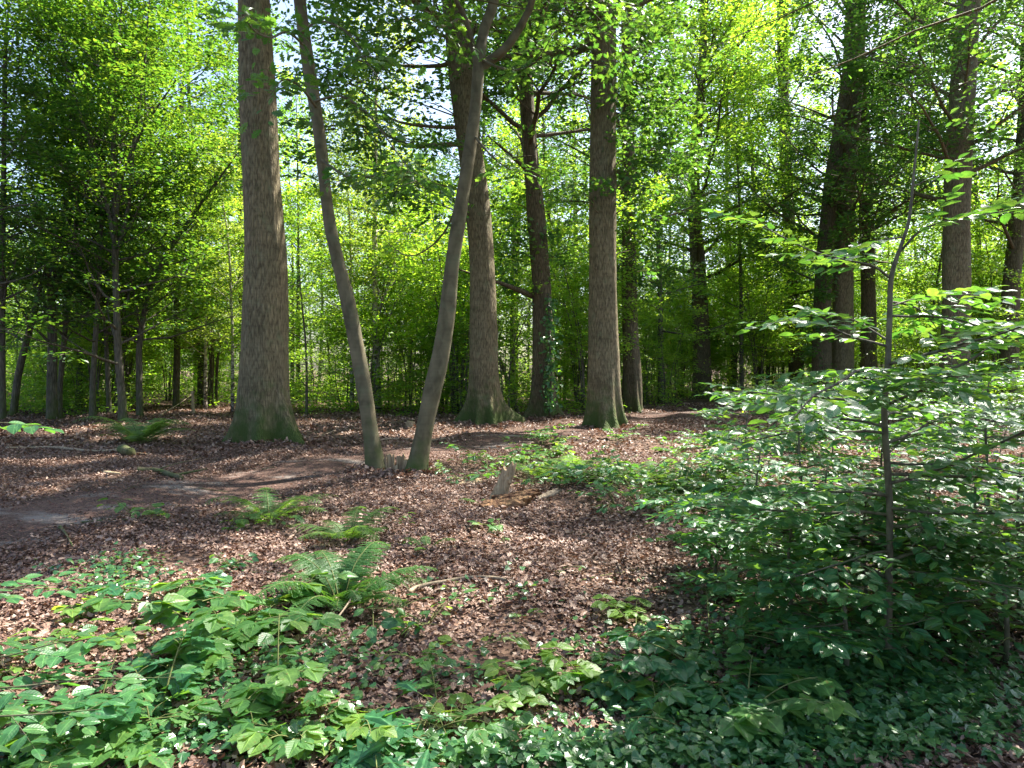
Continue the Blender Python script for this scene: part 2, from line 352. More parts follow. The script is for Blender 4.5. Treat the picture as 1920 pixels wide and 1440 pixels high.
M["oak_bark"] = bark_mat("oak_bark", (.08, .062, .036), (.25, .203, .122), 34, 7.0, .035, .52, 1.5, .3)
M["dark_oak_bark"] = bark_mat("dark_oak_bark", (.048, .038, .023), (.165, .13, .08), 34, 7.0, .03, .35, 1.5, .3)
M["smooth_bark"] = bark_mat("smooth_bark", (.085, .072, .042), (.165, .14, .086), 9, 5, .006, .35, .9, .25)
M["thin_bark"] = bark_mat("thin_bark", (.045, .040, .030), (.15, .13, .10), 30, 5, .008, .4, 1.5)
M["sapling_bark"] = bark_mat("sapling_bark", (.07, .062, .045), (.16, .145, .105), 30, 12, .003, .3, .5, .5)
M["pale_wood"] = bark_mat("pale_wood", (.20, .135, .08), (.46, .35, .22), 40, 3, .008)
M["rotten_wood"] = bark_mat("rotten_wood", (.07, .028, .016), (.30, .17, .085), 34, 8, .02)
M["grey_branch"] = bark_mat("grey_branch", (.16, .12, .085), (.38, .30, .21), 40, 8, .004)
M["moss_branch"] = bark_mat("moss_branch", (.07, .05, .035), (.2, .15, .1), 40, 8, .006, .35, .4)
M["green_stem"] = bark_mat("green_stem", (.08, .10, .03), (.16, .17, .06), 40, 10, .001)
def birch_mat():
    m, nt, N, L = newmat("birch_bark")
    tc = N("ShaderNodeTexCoord"); mp = N("ShaderNodeMapping"); mp.inputs["Scale"].default_value = (5, 5, 14); L(tc.outputs["Object"], mp.inputs[0])
    n1 = N("ShaderNodeTexNoise"); n1.inputs["Scale"].default_value = 1; n1.inputs["Detail"].default_value = 4; L(mp.outputs[0], n1.inputs["Vector"])
    sp = N("ShaderNodeSeparateXYZ"); L(tc.outputs["Object"], sp.inputs[0])
    mr = N("ShaderNodeMapRange"); mr.inputs[1].default_value = 0; mr.inputs[2].default_value = 4; mr.inputs[3].default_value = -.12; mr.inputs[4].default_value = .06; L(sp.outputs[2], mr.inputs[0])
    ad = N("ShaderNodeMath", operation='ADD'); L(n1.outputs["Fac"], ad.inputs[0]); L(mr.outputs[0], ad.inputs[1])
    r = ramp(nt, [(.40, (.05, .04, .035)), (.47, (.34, .29, .24)), (.7, (.55, .50, .44))]); L(ad.outputs[0], r.inputs[0])
    p = N("ShaderNodeBsdfPrincipled"); p.inputs["Roughness"].default_value = .75; L(r.outputs[0], p.inputs["Base Color"])
    b = N("ShaderNodeBump"); b.inputs["Distance"].default_value = .01; L(n1.outputs["Fac"], b.inputs["Height"]); L(b.outputs[0], p.inputs["Normal"])
    o = N("ShaderNodeOutputMaterial"); L(p.outputs[0], o.inputs[0]); return m
M["birch_bark"] = birch_mat()

def ground_mat(name, cols, scale, sand=None, patch=((.5, .46, .42), (1.2, 1.15, 1.1)), bump=.03):
    m, nt, N, L = newmat(name)
    tc = N("ShaderNodeTexCoord")
    nz = N("ShaderNodeTexNoise"); nz.inputs["Scale"].default_value = 6; nz.inputs["Detail"].default_value = 4; L(tc.outputs["Object"], nz.inputs["Vector"])
    mv = N("ShaderNodeMix", data_type='VECTOR'); mv.inputs[0].default_value = .06; L(tc.outputs["Object"], mv.inputs[4]); L(nz.outputs["Color"], mv.inputs[5])
    v = N("ShaderNodeTexVoronoi"); v.inputs["Scale"].default_value = scale; L(mv.outputs[1], v.inputs["Vector"])
    sc = N("ShaderNodeSeparateColor"); L(v.outputs["Color"], sc.inputs[0])
    r = ramp(nt, [(i / (len(cols) - 1), c) for i, c in enumerate(cols)]); L(sc.outputs[0], r.inputs[0])
    n2 = N("ShaderNodeTexNoise"); n2.inputs["Scale"].default_value = .8; n2.inputs["Detail"].default_value = 7; L(tc.outputs["Object"], n2.inputs["Vector"])
    r2 = ramp(nt, [(.35, patch[0]), (.65, patch[1])]); L(n2.outputs["Fac"], r2.inputs[0])
    mx = N("ShaderNodeMix", data_type='RGBA', blend_type='MULTIPLY'); mx.inputs[0].default_value = .8; L(r.outputs[0], mx.inputs[6]); L(r2.outputs[0], mx.inputs[7])
    col = mx.outputs[2]
    if sand:
        n3 = N("ShaderNodeTexNoise"); n3.inputs["Scale"].default_value = .9; n3.inputs["Detail"].default_value = 8; n3.inputs["Roughness"].default_value = .65
        mp = N("ShaderNodeMapping"); mp.inputs["Location"].default_value = (3.1, 1.7, 0); mp.inputs["Scale"].default_value = (.8, 1.8, 1); mp.inputs["Rotation"].default_value = (0, 0, -.5)
        L(tc.outputs["Object"], mp.inputs[0]); L(mp.outputs[0], n3.inputs["Vector"])
        r3 = ramp(nt, [(.53, (0, 0, 0)), (.64, (1, 1, 1))]); L(n3.outputs["Fac"], r3.inputs[0])
        m3 = N("ShaderNodeMix", data_type='RGBA'); L(r3.outputs[0], m3.inputs[0]); L(col, m3.inputs[6]); m3.inputs[7].default_value = (*sand, 1); col = m3.outputs[2]
    p = N("ShaderNodeBsdfPrincipled"); p.inputs["Roughness"].default_value = .9; p.inputs["Specular IOR Level"].default_value = .2; L(col, p.inputs["Base Color"])
    hs = N("ShaderNodeMath", operation='ADD'); L(sc.outputs[1], hs.inputs[0]); L(v.outputs["Distance"], hs.inputs[1])
    b = N("ShaderNodeBump"); b.inputs["Distance"].default_value = bump; L(hs.outputs[0], b.inputs["Height"]); L(b.outputs[0], p.inputs["Normal"])
    o = N("ShaderNodeOutputMaterial"); L(p.outputs[0], o.inputs[0]); return m
M["ground"] = ground_mat("forest_floor", [(.05, .033, .025), (.10, .062, .046), (.07, .045, .035), (.17, .11, .08), (.11, .068, .05), (.23, .155, .11)], 22)
M["path"] = ground_mat("trodden_soil", [(.066, .042, .034), (.11, .068, .053), (.155, .098, .076), (.092, .056, .045)], 45, (.21, .175, .15), bump=.012)

# ------------------------------------------------------------------ ground and path
def build_ground():
    mb = MB(); a = np.linspace(-1, 1, 261); xs = np.sign(a) * (18 * np.abs(a) + 382 * np.abs(a) ** 5)
    b = np.linspace(0, 1, 321); ys = -6 + 46 * b + 460 * b ** 5
    X, Y = np.meshgrid(xs, ys); V = np.stack([X, Y, H(X, Y)], -1).reshape(-1, 3)
    i = np.arange(len(ys) - 1)[:, None] * len(xs); j = np.arange(len(xs) - 1)[None]
    mb.add(V, [np.stack([i + j, i + j + 1, i + len(xs) + j + 1, i + len(xs) + j], -1).reshape(-1, 4)])
    tag(mb.build("ground", M["ground"]), "brown woodland floor covered with fallen leaves", None, None, "structure")
build_ground()

PATH = catmull([(*gnd(-700, 1075), 1.5), (*gnd(-200, 1012), 1.4), (*gnd(120, 965), 1.35), (*gnd(380, 922), 1.3), (*gnd(600, 885), 1.25), (*gnd(800, 852), 1.15), (*gnd(980, 824), 1.2), (*gnd(1120, 800), 1.3), (*gnd(1260, 779), 1.4), (*gnd(1420, 764), 1.5), (*gnd(1750, 748), 1.6)], 160)
def path_dist(x, y):
    d = np.full(np.shape(x), 1e9)
    for px_, py_, w in PATH[::2]: d = np.minimum(d, np.hypot(x - px_, y - py_) - w)
    return d
def build_path():
    mb = MB(); n = len(PATH); Tn = nrm(np.gradient(PATH[:, :2], axis=0)); Nn = np.stack([-Tn[:, 1], Tn[:, 0]], -1)
    k = 13; u = np.linspace(-1, 1, k); V = []
    for i in range(n):
        w = PATH[i, 2] * (1 + .12 * np.sin(i * .9) * np.sign(u) + .08 * np.sin(i * 2.3))
        p = PATH[i, :2] + u[:, None] * w[:, None] * Nn[i]
        z = H(p[:, 0], p[:, 1]) + .012 - .03 * (np.abs(u) > .99) - .012 * (1 - u ** 2)
        V.append(np.column_stack([p, np.maximum(z, H(p[:, 0], p[:, 1]) + .004 - .03 * (np.abs(u) > .99))]))
    i = np.arange(n - 1)[:, None] * k; j = np.arange(k - 1)[None]
    mb.add(np.array(V).reshape(-1, 3), [np.stack([i + j, i + k + j, i + k + j + 1, i + j + 1], -1).reshape(-1, 4)[:, ::-1]])
    tag(mb.build("path", M["path"]), "trodden reddish brown path with pale sandy patches", None, None, "structure")
build_path()

def build_litter():
    rng = np.random.default_rng(3); mb = MB()
    def scatter(n, y0, y1, smin, smax, tilt, lift, onpath, p=1.0):
        u = rng.random(n); y = (y0 ** p + u * (y1 ** p - y0 ** p)) ** (1 / p); x = rng.uniform(-.86, .86, n) * y + rng.normal(0, .5, n)
        pd = path_dist(x, y); keep = (pd > rng.normal(-.06, .30, n)) if not onpath else (pd < rng.normal(.3, .3, n))
        drift = np.sin(x * 1.7 + 1.3 * np.sin(y * 1.1)) * np.sin(y * 1.9 + 1.1 * np.sin(x * 1.3)) + .6 * np.sin(x * 4.3 + y * 2.9) * np.sin(y * 5.1 - x)
        keep &= rng.normal(0, .5, n) + drift > -.75
        x, y = x[keep], y[keep]; n = len(x); a = rng.random(n) * 6.283
        P = np.column_stack([x, y, H(x, y) + rng.random(n) * lift + .004])
        D = np.column_stack([np.cos(a), np.sin(a), rng.normal(0, tilt, n)]); Nn = np.column_stack([rng.normal(0, tilt, n), rng.normal(0, tilt, n), np.ones(n)])
        return P, D, Nn, rng.uniform(smin, smax, n)
    add_leaves(mb, *scatter(300000, 2.2, 14, .018, .058, .42, .04, False, 1.6), DEAD)
    add_leaves(mb, *scatter(12000, 2.2, 10, .055, .10, .25, .05, False, 1.6), OAKL)
    add_leaves(mb, *scatter(90000, 13, 32, .06, .13, .45, .03, False, 1.7), DEAD)
    for cx, cy, r in [(-5.44, 15.2, .95), (-.75, 20.8, .8), (1.03, 23.2, .65), (2.65, 19.8, .8), (-1.88, 11, .5)]:   # leaves drifted against the trunks
        n = 1500; a = rng.random(n) * 6.283; q = r * rng.uniform(.75, 1.5, n); x, y = cx + q * np.cos(a), cy + q * np.sin(a)
        add_leaves(mb, np.column_stack([x, y, H(x, y) + .02 + .13 * np.clip(1.3 - q / r, 0, 1) * rng.random(n)]), np.column_stack([np.cos(a * 7), np.sin(a * 7), rng.normal(0, .4, n)]), np.column_stack([rng.normal(0, .5, n), rng.normal(0, .5, n), np.ones(n)]), rng.uniform(.05, .11, n), DEAD)
    o = mb.build("leaf_litter", M["dead_leaf"], smooth=False)
    tag(o, "dry curled brown oak leaves littering the forest floor", "leaf litter", None, "stuff")
    mb = MB(); add_leaves(mb, *scatter(200000, 5, 30, .015, .05, .35, .008, True, 1.5), RHOMB)
    tag(mb.build("path_litter", M["fine_litter"], smooth=False), "fine crumbled reddish leaf debris scattered along the path", "leaf litter", None, "stuff")
build_litter()

# ------------------------------------------------------------------ large trees
def trunk_px(pts, d, top=18.0, n=220, lean=None, below=.25):
    """pixel centre line (px, py, width px) from the ground up -> points and radii at distance d, carried on to height top"""
    W = [np.append(at(px, py, d), w * d / F / 2) for px, py, w in pts]
    z0 = float(H(W[0][0], W[0][1])); W[0][2] = z0
    up = nrm(W[-1][:3] - W[-3][:3]); k = 0; p = W[-1].copy()
    while p[2] < top:
        q = p.copy(); q[:3] = p[:3] + up * 1.5; q[0] += .12 * math.sin(k * 1.7); q[1] += .12 * math.cos(k * 1.3)
        q[3] = W[-1][3] * max(.25, 1 - .8 * (q[2] - W[-1][2]) / max(1, top - W[-1][2])); W.append(q); p = q; k += 1
    b = W[0].copy(); b[2] -= below; W.insert(0, b)
    A = catmull(np.array(W), n); return A[:, :3], A[:, 3]
def flare_fun(rng, amt, hf, lobes, below=.25, lump=.028):
    ang = np.sort(rng.random(lobes) * 6.283 * .35 + np.arange(lobes) * 6.283 / lobes); kn = [(rng.uniform(3.5, 6.0), rng.uniform(.8, 9), rng.uniform(.05, .11), rng.uniform(.08, .16), rng.uniform(.06, .16)) for _ in range(9)]; st = rng.uniform(.6, 1.2, lobes); ph = rng.random(6) * 6.28
    def f(th, s):
        z = max(0.0, s - below); e = math.exp(-z / hf); g = np.zeros_like(th)
        for a, k in zip(ang, st):
            dd = (th - a + math.pi) % (2 * math.pi) - math.pi; g += k * np.exp(-(dd / .22) ** 2)
        ir = lump * (np.sin(3 * th + ph[0] + z * .6) + .7 * np.sin(5 * th + ph[1] - z * .9) + .6 * np.sin(2 * th + ph[2] + 1.7 * z) + .35 * np.sin(9 * th + ph[3] + .5 * z) + .3 * np.sin(4 * th + ph[4]) * math.sin(5.1 * z + ph[5]))
        for ka, kz, kh, kw, kl in kn:
            if abs(z - kz) < .5: dd = (th - ka + math.pi) % (2 * math.pi) - math.pi; q = (dd / kw) ** 2 + ((z - kz) / kl) ** 2; ir = ir + kh * (np.exp(-q) - 1.1 * np.exp(-q * 5))
        return 1 + amt * e * (.02 + 1.3 * g) + ir + .12 * math.exp(-z / (hf * 3.5)) * g
    return f

def big_tree(name, pts, d, label, cat, bark, leafm, seed, top=19, z0=7, z1=18.5, nlimb=26, L=5.0, nsub=8, nspray=6, K=15, leaf=.15, tpl=HEX,
             flare=.75, hf=.35, lobes=7, sides=64, group=None, extra=None, clumps=(), limbs=(), twm=None):
    rng = np.random.default_rng(seed); TP, TR = trunk_px(pts, d, top)
    base = np.array([TP[0][0], d, H(TP[0][0], d)]); root = thing(name, base, label, cat, group)
    mb = MB(); tube(mb, TP, TR, sides, flare_fun(rng, flare, hf, lobes)); ml = MB(); mw = mb
    for lp, r0, nf in limbs:                           # limbs drawn as (px, py, depth) lines
        P = catmull([at(*q) for q in lp], 16); tube(mb, P, r0 * np.linspace(1, .2, 16), 10, cap=False)
        if nf:
            k = rng.integers(5, 16, nf); O = P[k] + rng.normal(0, .05, (nf, 3)); Dd = rng.normal(0, 1, (nf, 3)) * np.array([1, 1, .35]) + .6 * nrm(P[-1] - P[0])
            for o_, d_ in zip(O, nrm(Dd)):
                B = limb(o_, d_, rng.uniform(.5, 1.4), 4, rng, .3, 0); tube(mw, B, r0 * .25 * np.linspace(1, .3, 5), 4, cap=False)
                sprays(ml, mw, B[1:], nrm(rng.normal(0, 1, (4, 3)) * [1, 1, .3] + d_), rng.uniform(.4, .8, 4), K, leaf, tpl, rng)
    for px, py, rx, ry, dd, ns in [(a, b, c * 1.15, e * 1.15, f, int(g * 2.4)) for a, b, c, e, f, g in clumps]:               # leafy twigs growing out round the trunk
        c = at(px, py, dd); a = np.array([rx * dd / F, rx * dd / F * .9, ry * dd / F]); O = c + rng.normal(0, .5, (ns, 3)) * a
        kz = int(np.argmin(np.abs(TP[:, 2] - c[2] + .4))); tube(mw, catmull([TP[kz], (TP[kz] + c) / 2 + [0, 0, .1], c], 8), .02 * np.linspace(1.4, .4, 8), 5, cap=False)
        Dd = nrm(nrm(O - TP[kz]) + rng.normal(0, .6, (ns, 3)) * [1, 1, .4])
        sprays(ml, mw, O, Dd, rng.uniform(.4, .8, ns), K, leaf * 1.12, tpl, rng, flat=.16, jit=.5)
    if nlimb: grow(mb, ml, TP, TR, rng, z0, z1, nlimb, lambda f: L * (1.1 - .45 * f), nsub, nspray, K, leaf, tpl, elev=(12, 50), sl=(.5, 1.0), tw=.007, jit=.45, flat=.14)
    if extra: extra(root, TP, TR, rng, mb, ml, base)
    mb.build("trunk", bark, root, origin=base)
    if ml.n: ml.build("crown", leafm, root, smooth=False, origin=base)
    return root

OB, DB = M["oak_bark"], M["dark_oak_bark"]
big_tree("oak_tree", [(497, 836, 84), (496, 790, 88), (494, 730, 87), (496, 600, 82), (497, 480, 74), (491, 330, 68), (486, 200, 65), (476, 0, 58), (470, -80, 57)], 15.2,
         "thick rough-barked oak with wide mossy root flare, left of the twin-stemmed tree", "tree", OB, M["oak_leaf"], 11, 20, 11, 19.5, 28, 5.5, flare=.72, hf=.36, lobes=8, sides=128)
big_tree("oak_tree", [(914, 797, 54), (911, 760, 56), (908, 700, 54), (906, 600, 50), (903, 480, 47), (893, 360, 46), (876, 240, 45), (861, 120, 45), (849, 0, 42), (840, -80, 41)], 20.8,
         "large leaning oak with sunlit root, right of the twin-stemmed tree", "tree", OB, M["oak_leaf"], 12, 21, 10.5, 20, 28, 5.5, flare=.75, sides=80, leaf=.16,
         limbs=[([(860, 270, 20.8), (820, 272, 20.2), (770, 274, 19.6), (720, 250, 19), (660, 232, 18.5), (610, 238, 18)], .085, 14),
                ([(872, 238, 20.8), (815, 238, 20.4), (740, 226, 20), (700, 190, 19.6), (650, 150, 19.2)], .06, 12),
                ([(835, 68, 20.8), (800, 62, 20.4), (760, 85, 20), (720, 125, 19.8), (680, 170, 19.6)], .055, 9)],
         clumps=[(620, 150, 60, 40, 19, 12), (590, 300, 50, 40, 18.5, 10), (840, 420, 40, 50, 20.5, 10), (800, 190, 60, 40, 20, 14), (760, 370, 70, 30, 19.5, 16), (700, 330, 60, 30, 19, 12), (790, 110, 60, 40, 20.5, 14), (690, 60, 70, 40, 19.5, 16)])
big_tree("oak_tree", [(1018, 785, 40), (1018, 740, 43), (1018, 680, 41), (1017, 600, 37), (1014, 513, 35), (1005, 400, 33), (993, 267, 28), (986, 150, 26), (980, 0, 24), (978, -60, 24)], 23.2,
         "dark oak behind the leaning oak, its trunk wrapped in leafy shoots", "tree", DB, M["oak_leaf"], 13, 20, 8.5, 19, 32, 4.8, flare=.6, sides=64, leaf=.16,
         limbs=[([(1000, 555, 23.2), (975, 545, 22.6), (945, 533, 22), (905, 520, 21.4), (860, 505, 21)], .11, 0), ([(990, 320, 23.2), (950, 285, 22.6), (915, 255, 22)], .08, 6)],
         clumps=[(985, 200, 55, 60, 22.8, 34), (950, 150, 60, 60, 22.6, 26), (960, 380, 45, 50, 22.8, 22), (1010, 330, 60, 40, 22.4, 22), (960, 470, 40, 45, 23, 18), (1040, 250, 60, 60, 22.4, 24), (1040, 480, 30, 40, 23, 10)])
big_tree("oak_tree", [(1134, 803, 62), (1133, 770, 64), (1132, 700, 60), (1131, 600, 54), (1131, 480, 51), (1130, 360, 50), (1130, 240, 49), (1132, 120, 47), (1133, 0, 45), (1134, -80, 44)], 19.8,
         "straight tall oak with leafy shoots up its trunk, above the low green patch", "tree", OB, M["oak_leaf"], 14, 20, 11, 19, 30, 6.6, flare=.6, sides=80,
         clumps=[(1205, 90, 55, 60, 19.4, 22), (1225, 200, 55, 50, 19.4, 20), (1190, 180, 40, 50, 19.5, 8), (1205, 290, 50, 50, 19.4, 16), (1070, 60, 45, 50, 19.6, 10), (1112, 390, 20, 40, 19.2, 3), (1180, 390, 40, 50, 19.5, 9),
                 (1112, 500, 18, 30, 19.2, 3), (1180, 470, 30, 40, 19.5, 8), (1245, 300, 50, 40, 19.3, 12), (1065, 180, 40, 40, 19.6, 6), (1150, 30, 30, 30, 19.2, 4)], tpl=OAKL, leaf=.17)
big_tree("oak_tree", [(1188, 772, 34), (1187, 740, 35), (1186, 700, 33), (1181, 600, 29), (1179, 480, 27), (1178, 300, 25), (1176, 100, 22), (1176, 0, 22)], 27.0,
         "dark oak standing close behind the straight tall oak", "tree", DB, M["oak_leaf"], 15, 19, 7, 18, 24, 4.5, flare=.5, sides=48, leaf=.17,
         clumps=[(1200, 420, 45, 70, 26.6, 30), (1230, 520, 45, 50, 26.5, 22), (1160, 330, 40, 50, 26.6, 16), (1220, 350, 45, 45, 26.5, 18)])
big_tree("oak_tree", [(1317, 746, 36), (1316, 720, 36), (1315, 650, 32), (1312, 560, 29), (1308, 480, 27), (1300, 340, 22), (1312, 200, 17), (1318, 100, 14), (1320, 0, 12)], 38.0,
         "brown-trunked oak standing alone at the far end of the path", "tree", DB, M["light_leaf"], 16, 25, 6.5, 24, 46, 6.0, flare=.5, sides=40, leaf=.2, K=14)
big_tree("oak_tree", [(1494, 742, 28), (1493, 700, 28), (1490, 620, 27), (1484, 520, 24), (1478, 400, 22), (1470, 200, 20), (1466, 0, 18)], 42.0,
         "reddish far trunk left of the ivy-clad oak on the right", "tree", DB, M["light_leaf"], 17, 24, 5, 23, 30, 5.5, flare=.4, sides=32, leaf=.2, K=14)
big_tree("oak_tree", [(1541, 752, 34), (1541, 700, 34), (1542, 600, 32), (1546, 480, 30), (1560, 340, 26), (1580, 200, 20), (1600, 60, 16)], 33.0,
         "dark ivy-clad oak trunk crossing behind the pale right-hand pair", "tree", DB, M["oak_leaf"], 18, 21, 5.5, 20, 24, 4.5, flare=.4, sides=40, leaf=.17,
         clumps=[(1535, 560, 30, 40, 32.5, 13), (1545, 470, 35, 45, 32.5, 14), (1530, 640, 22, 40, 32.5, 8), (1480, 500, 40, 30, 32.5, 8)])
big_tree("oak_tree", [(1581, 757, 38), (1580, 700, 38), (1580, 600, 37), (1581, 480, 37), (1585, 340, 39), (1592, 220, 38), (1601, 100, 37), (1606, 0, 35), (1610, -60, 34)], 33.6,
         "tall oak half veiled by a dark bluish leaf mass, right of centre", "tree", OB, M["oak_leaf"], 19, 23, 7, 22, 30, 6.0, flare=.4, sides=56, leaf=.18,
         clumps=[(1570, 190, 90, 60, 32, 33), (1510, 160, 70, 60, 31.5, 24), (1640, 210, 80, 60, 32, 25), (1560, 280, 90, 50, 32, 29), (1480, 240, 60, 45, 31.5, 14), (1700, 130, 70, 50, 32, 16), (1600, 90, 60, 40, 32, 14), (1560, 360, 60, 40, 32.4, 12), (1500, 320, 70, 30, 31.5, 12)])
big_tree("oak_tree", [(1631, 757, 27), (1630, 690, 27), (1629, 600, 26), (1627, 480, 25), (1622, 330, 24), (1613, 150, 20), (1606, 60, 17)], 34.8,
         "slimmer oak close beside the veiled oak, on its right", "tree", DB, M["oak_leaf"], 20, 21, 7, 20, 22, 4.5, flare=.4, sides=40, leaf=.17)
big_tree("oak_tree", [(1790, 775, 49), (1790, 740, 49), (1791, 660, 48), (1792, 560, 47), (1793, 440, 45), (1797, 330, 44), (1801, 240, 43), (1808, 120, 41), (1817, 0, 38), (1822, -60, 37)], 26.6,
         "grey-brown oak rising behind the leafy saplings near the right edge", "tree", OB, M["oak_leaf"], 21, 21, 7.5, 20, 28, 5.5, flare=.4, sides=64, leaf=.16,
         clumps=[(1780, 90, 40, 40, 26, 14), (1850, 240, 60, 50, 26, 20), (1750, 260, 50, 40, 26.2, 14)])
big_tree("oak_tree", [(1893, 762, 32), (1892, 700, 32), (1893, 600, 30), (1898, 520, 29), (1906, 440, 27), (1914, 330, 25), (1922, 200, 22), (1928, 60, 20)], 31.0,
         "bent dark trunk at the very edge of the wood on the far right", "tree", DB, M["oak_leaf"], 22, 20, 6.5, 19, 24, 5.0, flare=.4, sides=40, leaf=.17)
# the tree just past the right edge whose boughs reach into the picture
big_tree("oak_tree", [(2190, 880, 70), (2188, 800, 66), (2185, 600, 58), (2180, 300, 50), (2170, 0, 46), (2165, -200, 42)], 11.6,
         "oak beyond the right edge whose leafy boughs reach into the upper corner", "tree", OB, M["oak_leaf"], 23, 16, 8.4, 15.5, 25, 6.2, flare=.5, sides=48, nsub=8, nspray=6, K=14, leaf=.13,
         clumps=[(1905, 150, 60, 40, 10.5, 9), (1930, 240, 50, 30, 10.2, 7), (1880, 40, 60, 40, 10.8, 8)])

# the twin-stemmed tree on the edge of the path
def twin_tree():
    d = 11.0; rng = np.random.default_rng(31); x0 = (738 - CX) * d / F; base = np.array([x0, d, H(x0, d)])
    root = thing("twin_stemmed_tree", base, "smooth grey tree parted into two slanting stems around a split stump", "tree")
    def stem(pts, n=70):
        A = catmull([np.append(at(px, py, d + dd), w * d / F / 2) for px, py, w, dd in pts], n); A[0, 2] = base[2] - .15; return A[:, :3], A[:, 3]
    ph = rng.random(8) * 6.28
    def lump(th, s): return 1 + .05 * np.sin(2 * th + ph[0] + s) + .035 * np.sin(3 * th + ph[1] - 1.4 * s) + .03 * math.sin(s * 5) + .55 * math.exp(-s / .16) * (1 + .3 * np.sin(4 * th + ph[2]))
    ml = MB(); mw = MB()
    m1 = MB(); P1, R1 = stem([(708, 905, 36, 0), (703, 870, 34, 0), (696, 820, 29, 0), (685, 740, 27, 0), (672, 665, 27, .05), (652, 565, 26, .1), (631, 480, 24, .1), (615, 400, 23, .1), (600, 260, 23, .1), (588, 180, 24, .1), (577, 110, 23, .1), (562, 0, 21, 0), (556, -90, 20, -.1), (560, -300, 16, -.2), (545, -600, 11, -.3), (550, -900, 5, -.3)], 90)
    tube(m1, P1, R1, 28, lump); m2 = MB()
    P2, R2 = stem([(777, 905, 44, 0), (784, 865, 36, 0), (797, 800, 32, 0), (812, 730, 32, 0), (826, 670, 32, 0), (838, 590, 29, 0), (847, 500, 27, 0), (862, 400, 27, 0), (878, 300, 25, 0), (891, 210, 23, 0), (896, 150, 22, 0), (899, 110, 21, 0), (908, 55, 19, .1), (925, 5, 18, .2), (940, -90, 16, .2), (950, -300, 12, .3), (960, -600, 7, .3)], 90)
    tube(m2, P2, R2, 28, lump); mw = m1
    for pts, r in [([(897, 130, 0), (888, 95, 0), (880, 60, -.1), (868, 25, -.2), (853, -5, -.3), (835, -80, -.4), (800, -260, -.6), (760, -420, -.7)], .055),
                   ([(897, 130, 0), (915, 116, 0), (940, 98, -.1), (962, 72, -.2), (982, 38, -.3), (998, 0, -.4), (1030, -120, -.7), (1050, -300, -.9), (1080, -480, -1)], .085)]:
        P = catmull([at(a, b, d + c) for a, b, c in pts], 30); tube(m2, P, r * np.linspace(1, .35, 30), 14)
        grow(m2, ml, P, r * np.linspace(1, .35, 30), rng, 7.4, P[-1, 2], 11, lambda f: 2.6, 6, 4, 12, .14, OAKL, elev=(-5, 35), sl=(.4, .8), tw=.005, jit=.5, flat=.15)
    grow(m1, ml, P1, R1, rng, 8.0, P1[-1, 2], 20, lambda f: 3.6 - 1.2 * f, 7, 5, 12, .14, OAKL, elev=(-5, 40), sl=(.4, .8), tw=.005, jit=.5, flat=.15)
    grow(m2, ml, P2, R2, rng, 8.0, P2[-1, 2], 24, lambda f: 3.4 - 1.0 * f, 7, 5, 12, .14, OAKL, elev=(-5, 40), sl=(.4, .8), tw=.005, jit=.5, flat=.15)
    # slender boughs hanging into the picture, with big toothed leaves
    boughs = [([(566, 60, 0), (600, 40, -.8), (650, 60, -1.6), (690, 120, -2.4), (730, 170, -3)], 10), ([(590, 190, 0), (640, 180, -.6), (690, 215, -1.2), (740, 280, -2), (780, 340, -2.6)], 16),
              ([(603, 300, 0), (650, 330, -.6), (700, 330, -1.2), (760, 320, -1.6), (800, 360, -2)], 14), ([(575, 90, 0), (540, 60, -1.4), (510, 70, -2.6), (480, 60, -3.6), (455, 30, -4.2)], 8),
              ([(592, 200, 0), (560, 160, -1.2), (530, 150, -2.2), (500, 190, -3)], 6), ([(899, 110, 0), (950, 130, -.6), (1000, 120, -1.2), (1040, 60, -1.8)], 8),
              ([(870, 350, 0), (830, 440, .3), (770, 480, .5), (720, 450, .8)], 3), ([(885, 250, 0), (930, 300, -.5), (980, 330, -.8)], 5), ([(868, 30, -.2), (830, 50, -.8), (780, 40, -1.6), (740, 20, -2)], 9)]
    for bp, ns in boughs:
        P = catmull([at(a, b, d + c) for a, b, c in bp], 14); tube(mw, P, .022 * np.linspace(1, .25, 14), 6, cap=False)
        k = rng.integers(3, 14, ns * 2); dirn = nrm(P[-1] - P[0])
        sprays(ml, mw, P[k], nrm(dirn * .6 + rng.normal(0, .8, (ns * 2, 3)) * [1, 1, .35]), rng.uniform(.3, .6, ns * 2), 8, .15, OAKL, rng, flat=.12, jit=.45, tw=.005)
    # the splintered stub between the stems
    ms = MB()
    for px, w, h, lean, yo in [(722, 9, 26, -.1, .02), (733, 12, 30, -.06, .08), (741, 7, 14, 0, .02), (750, 11, 29, .05, .07), (760, 9, 20, .12, .0)]:
        c = at(px, 887, d + yo); hw, hh = w * d / F / 2 * 1.4, h * d / F * 1.25; k = 6
        top = rng.uniform(.8, 1.15, k); xs = np.linspace(-1, 1, k) * hw; V = []
        for yy in (-.045, .045):
            for j in range(k): V.append(c + [xs[j], yy, -.1])
            for j in range(k): V.append(c + [xs[j] + lean * hh, yy * .6, hh * top[j]])
        V = np.array(V); fs = []
        for o in (0, 2 * k):
            fs += [[o + j, o + j + 1, o + k + j + 1, o + k + j] for j in range(k - 1)]
        for j in range(k - 1): fs.append([k + j, k + j + 1, 3 * k + j + 1, 3 * k + j])
        fs += [[0, k, 3 * k, 2 * k], [k - 1, 2 * k - 1, 4 * k - 1, 3 * k - 1]]
        ms.add(V, [np.array(fs)])
    ms.build("split_stub", M["pale_wood"], root, smooth=False, origin=base)
    mr = MB()
    tube(mr, catmull([at(702, 905, d), at(722, 903, d), at(740, 905, d - .03), at(760, 903, d), at(782, 905, d)], 14), .10, 12, lambda th, q: 1 + .2 * np.sin(3 * th + q * 7))
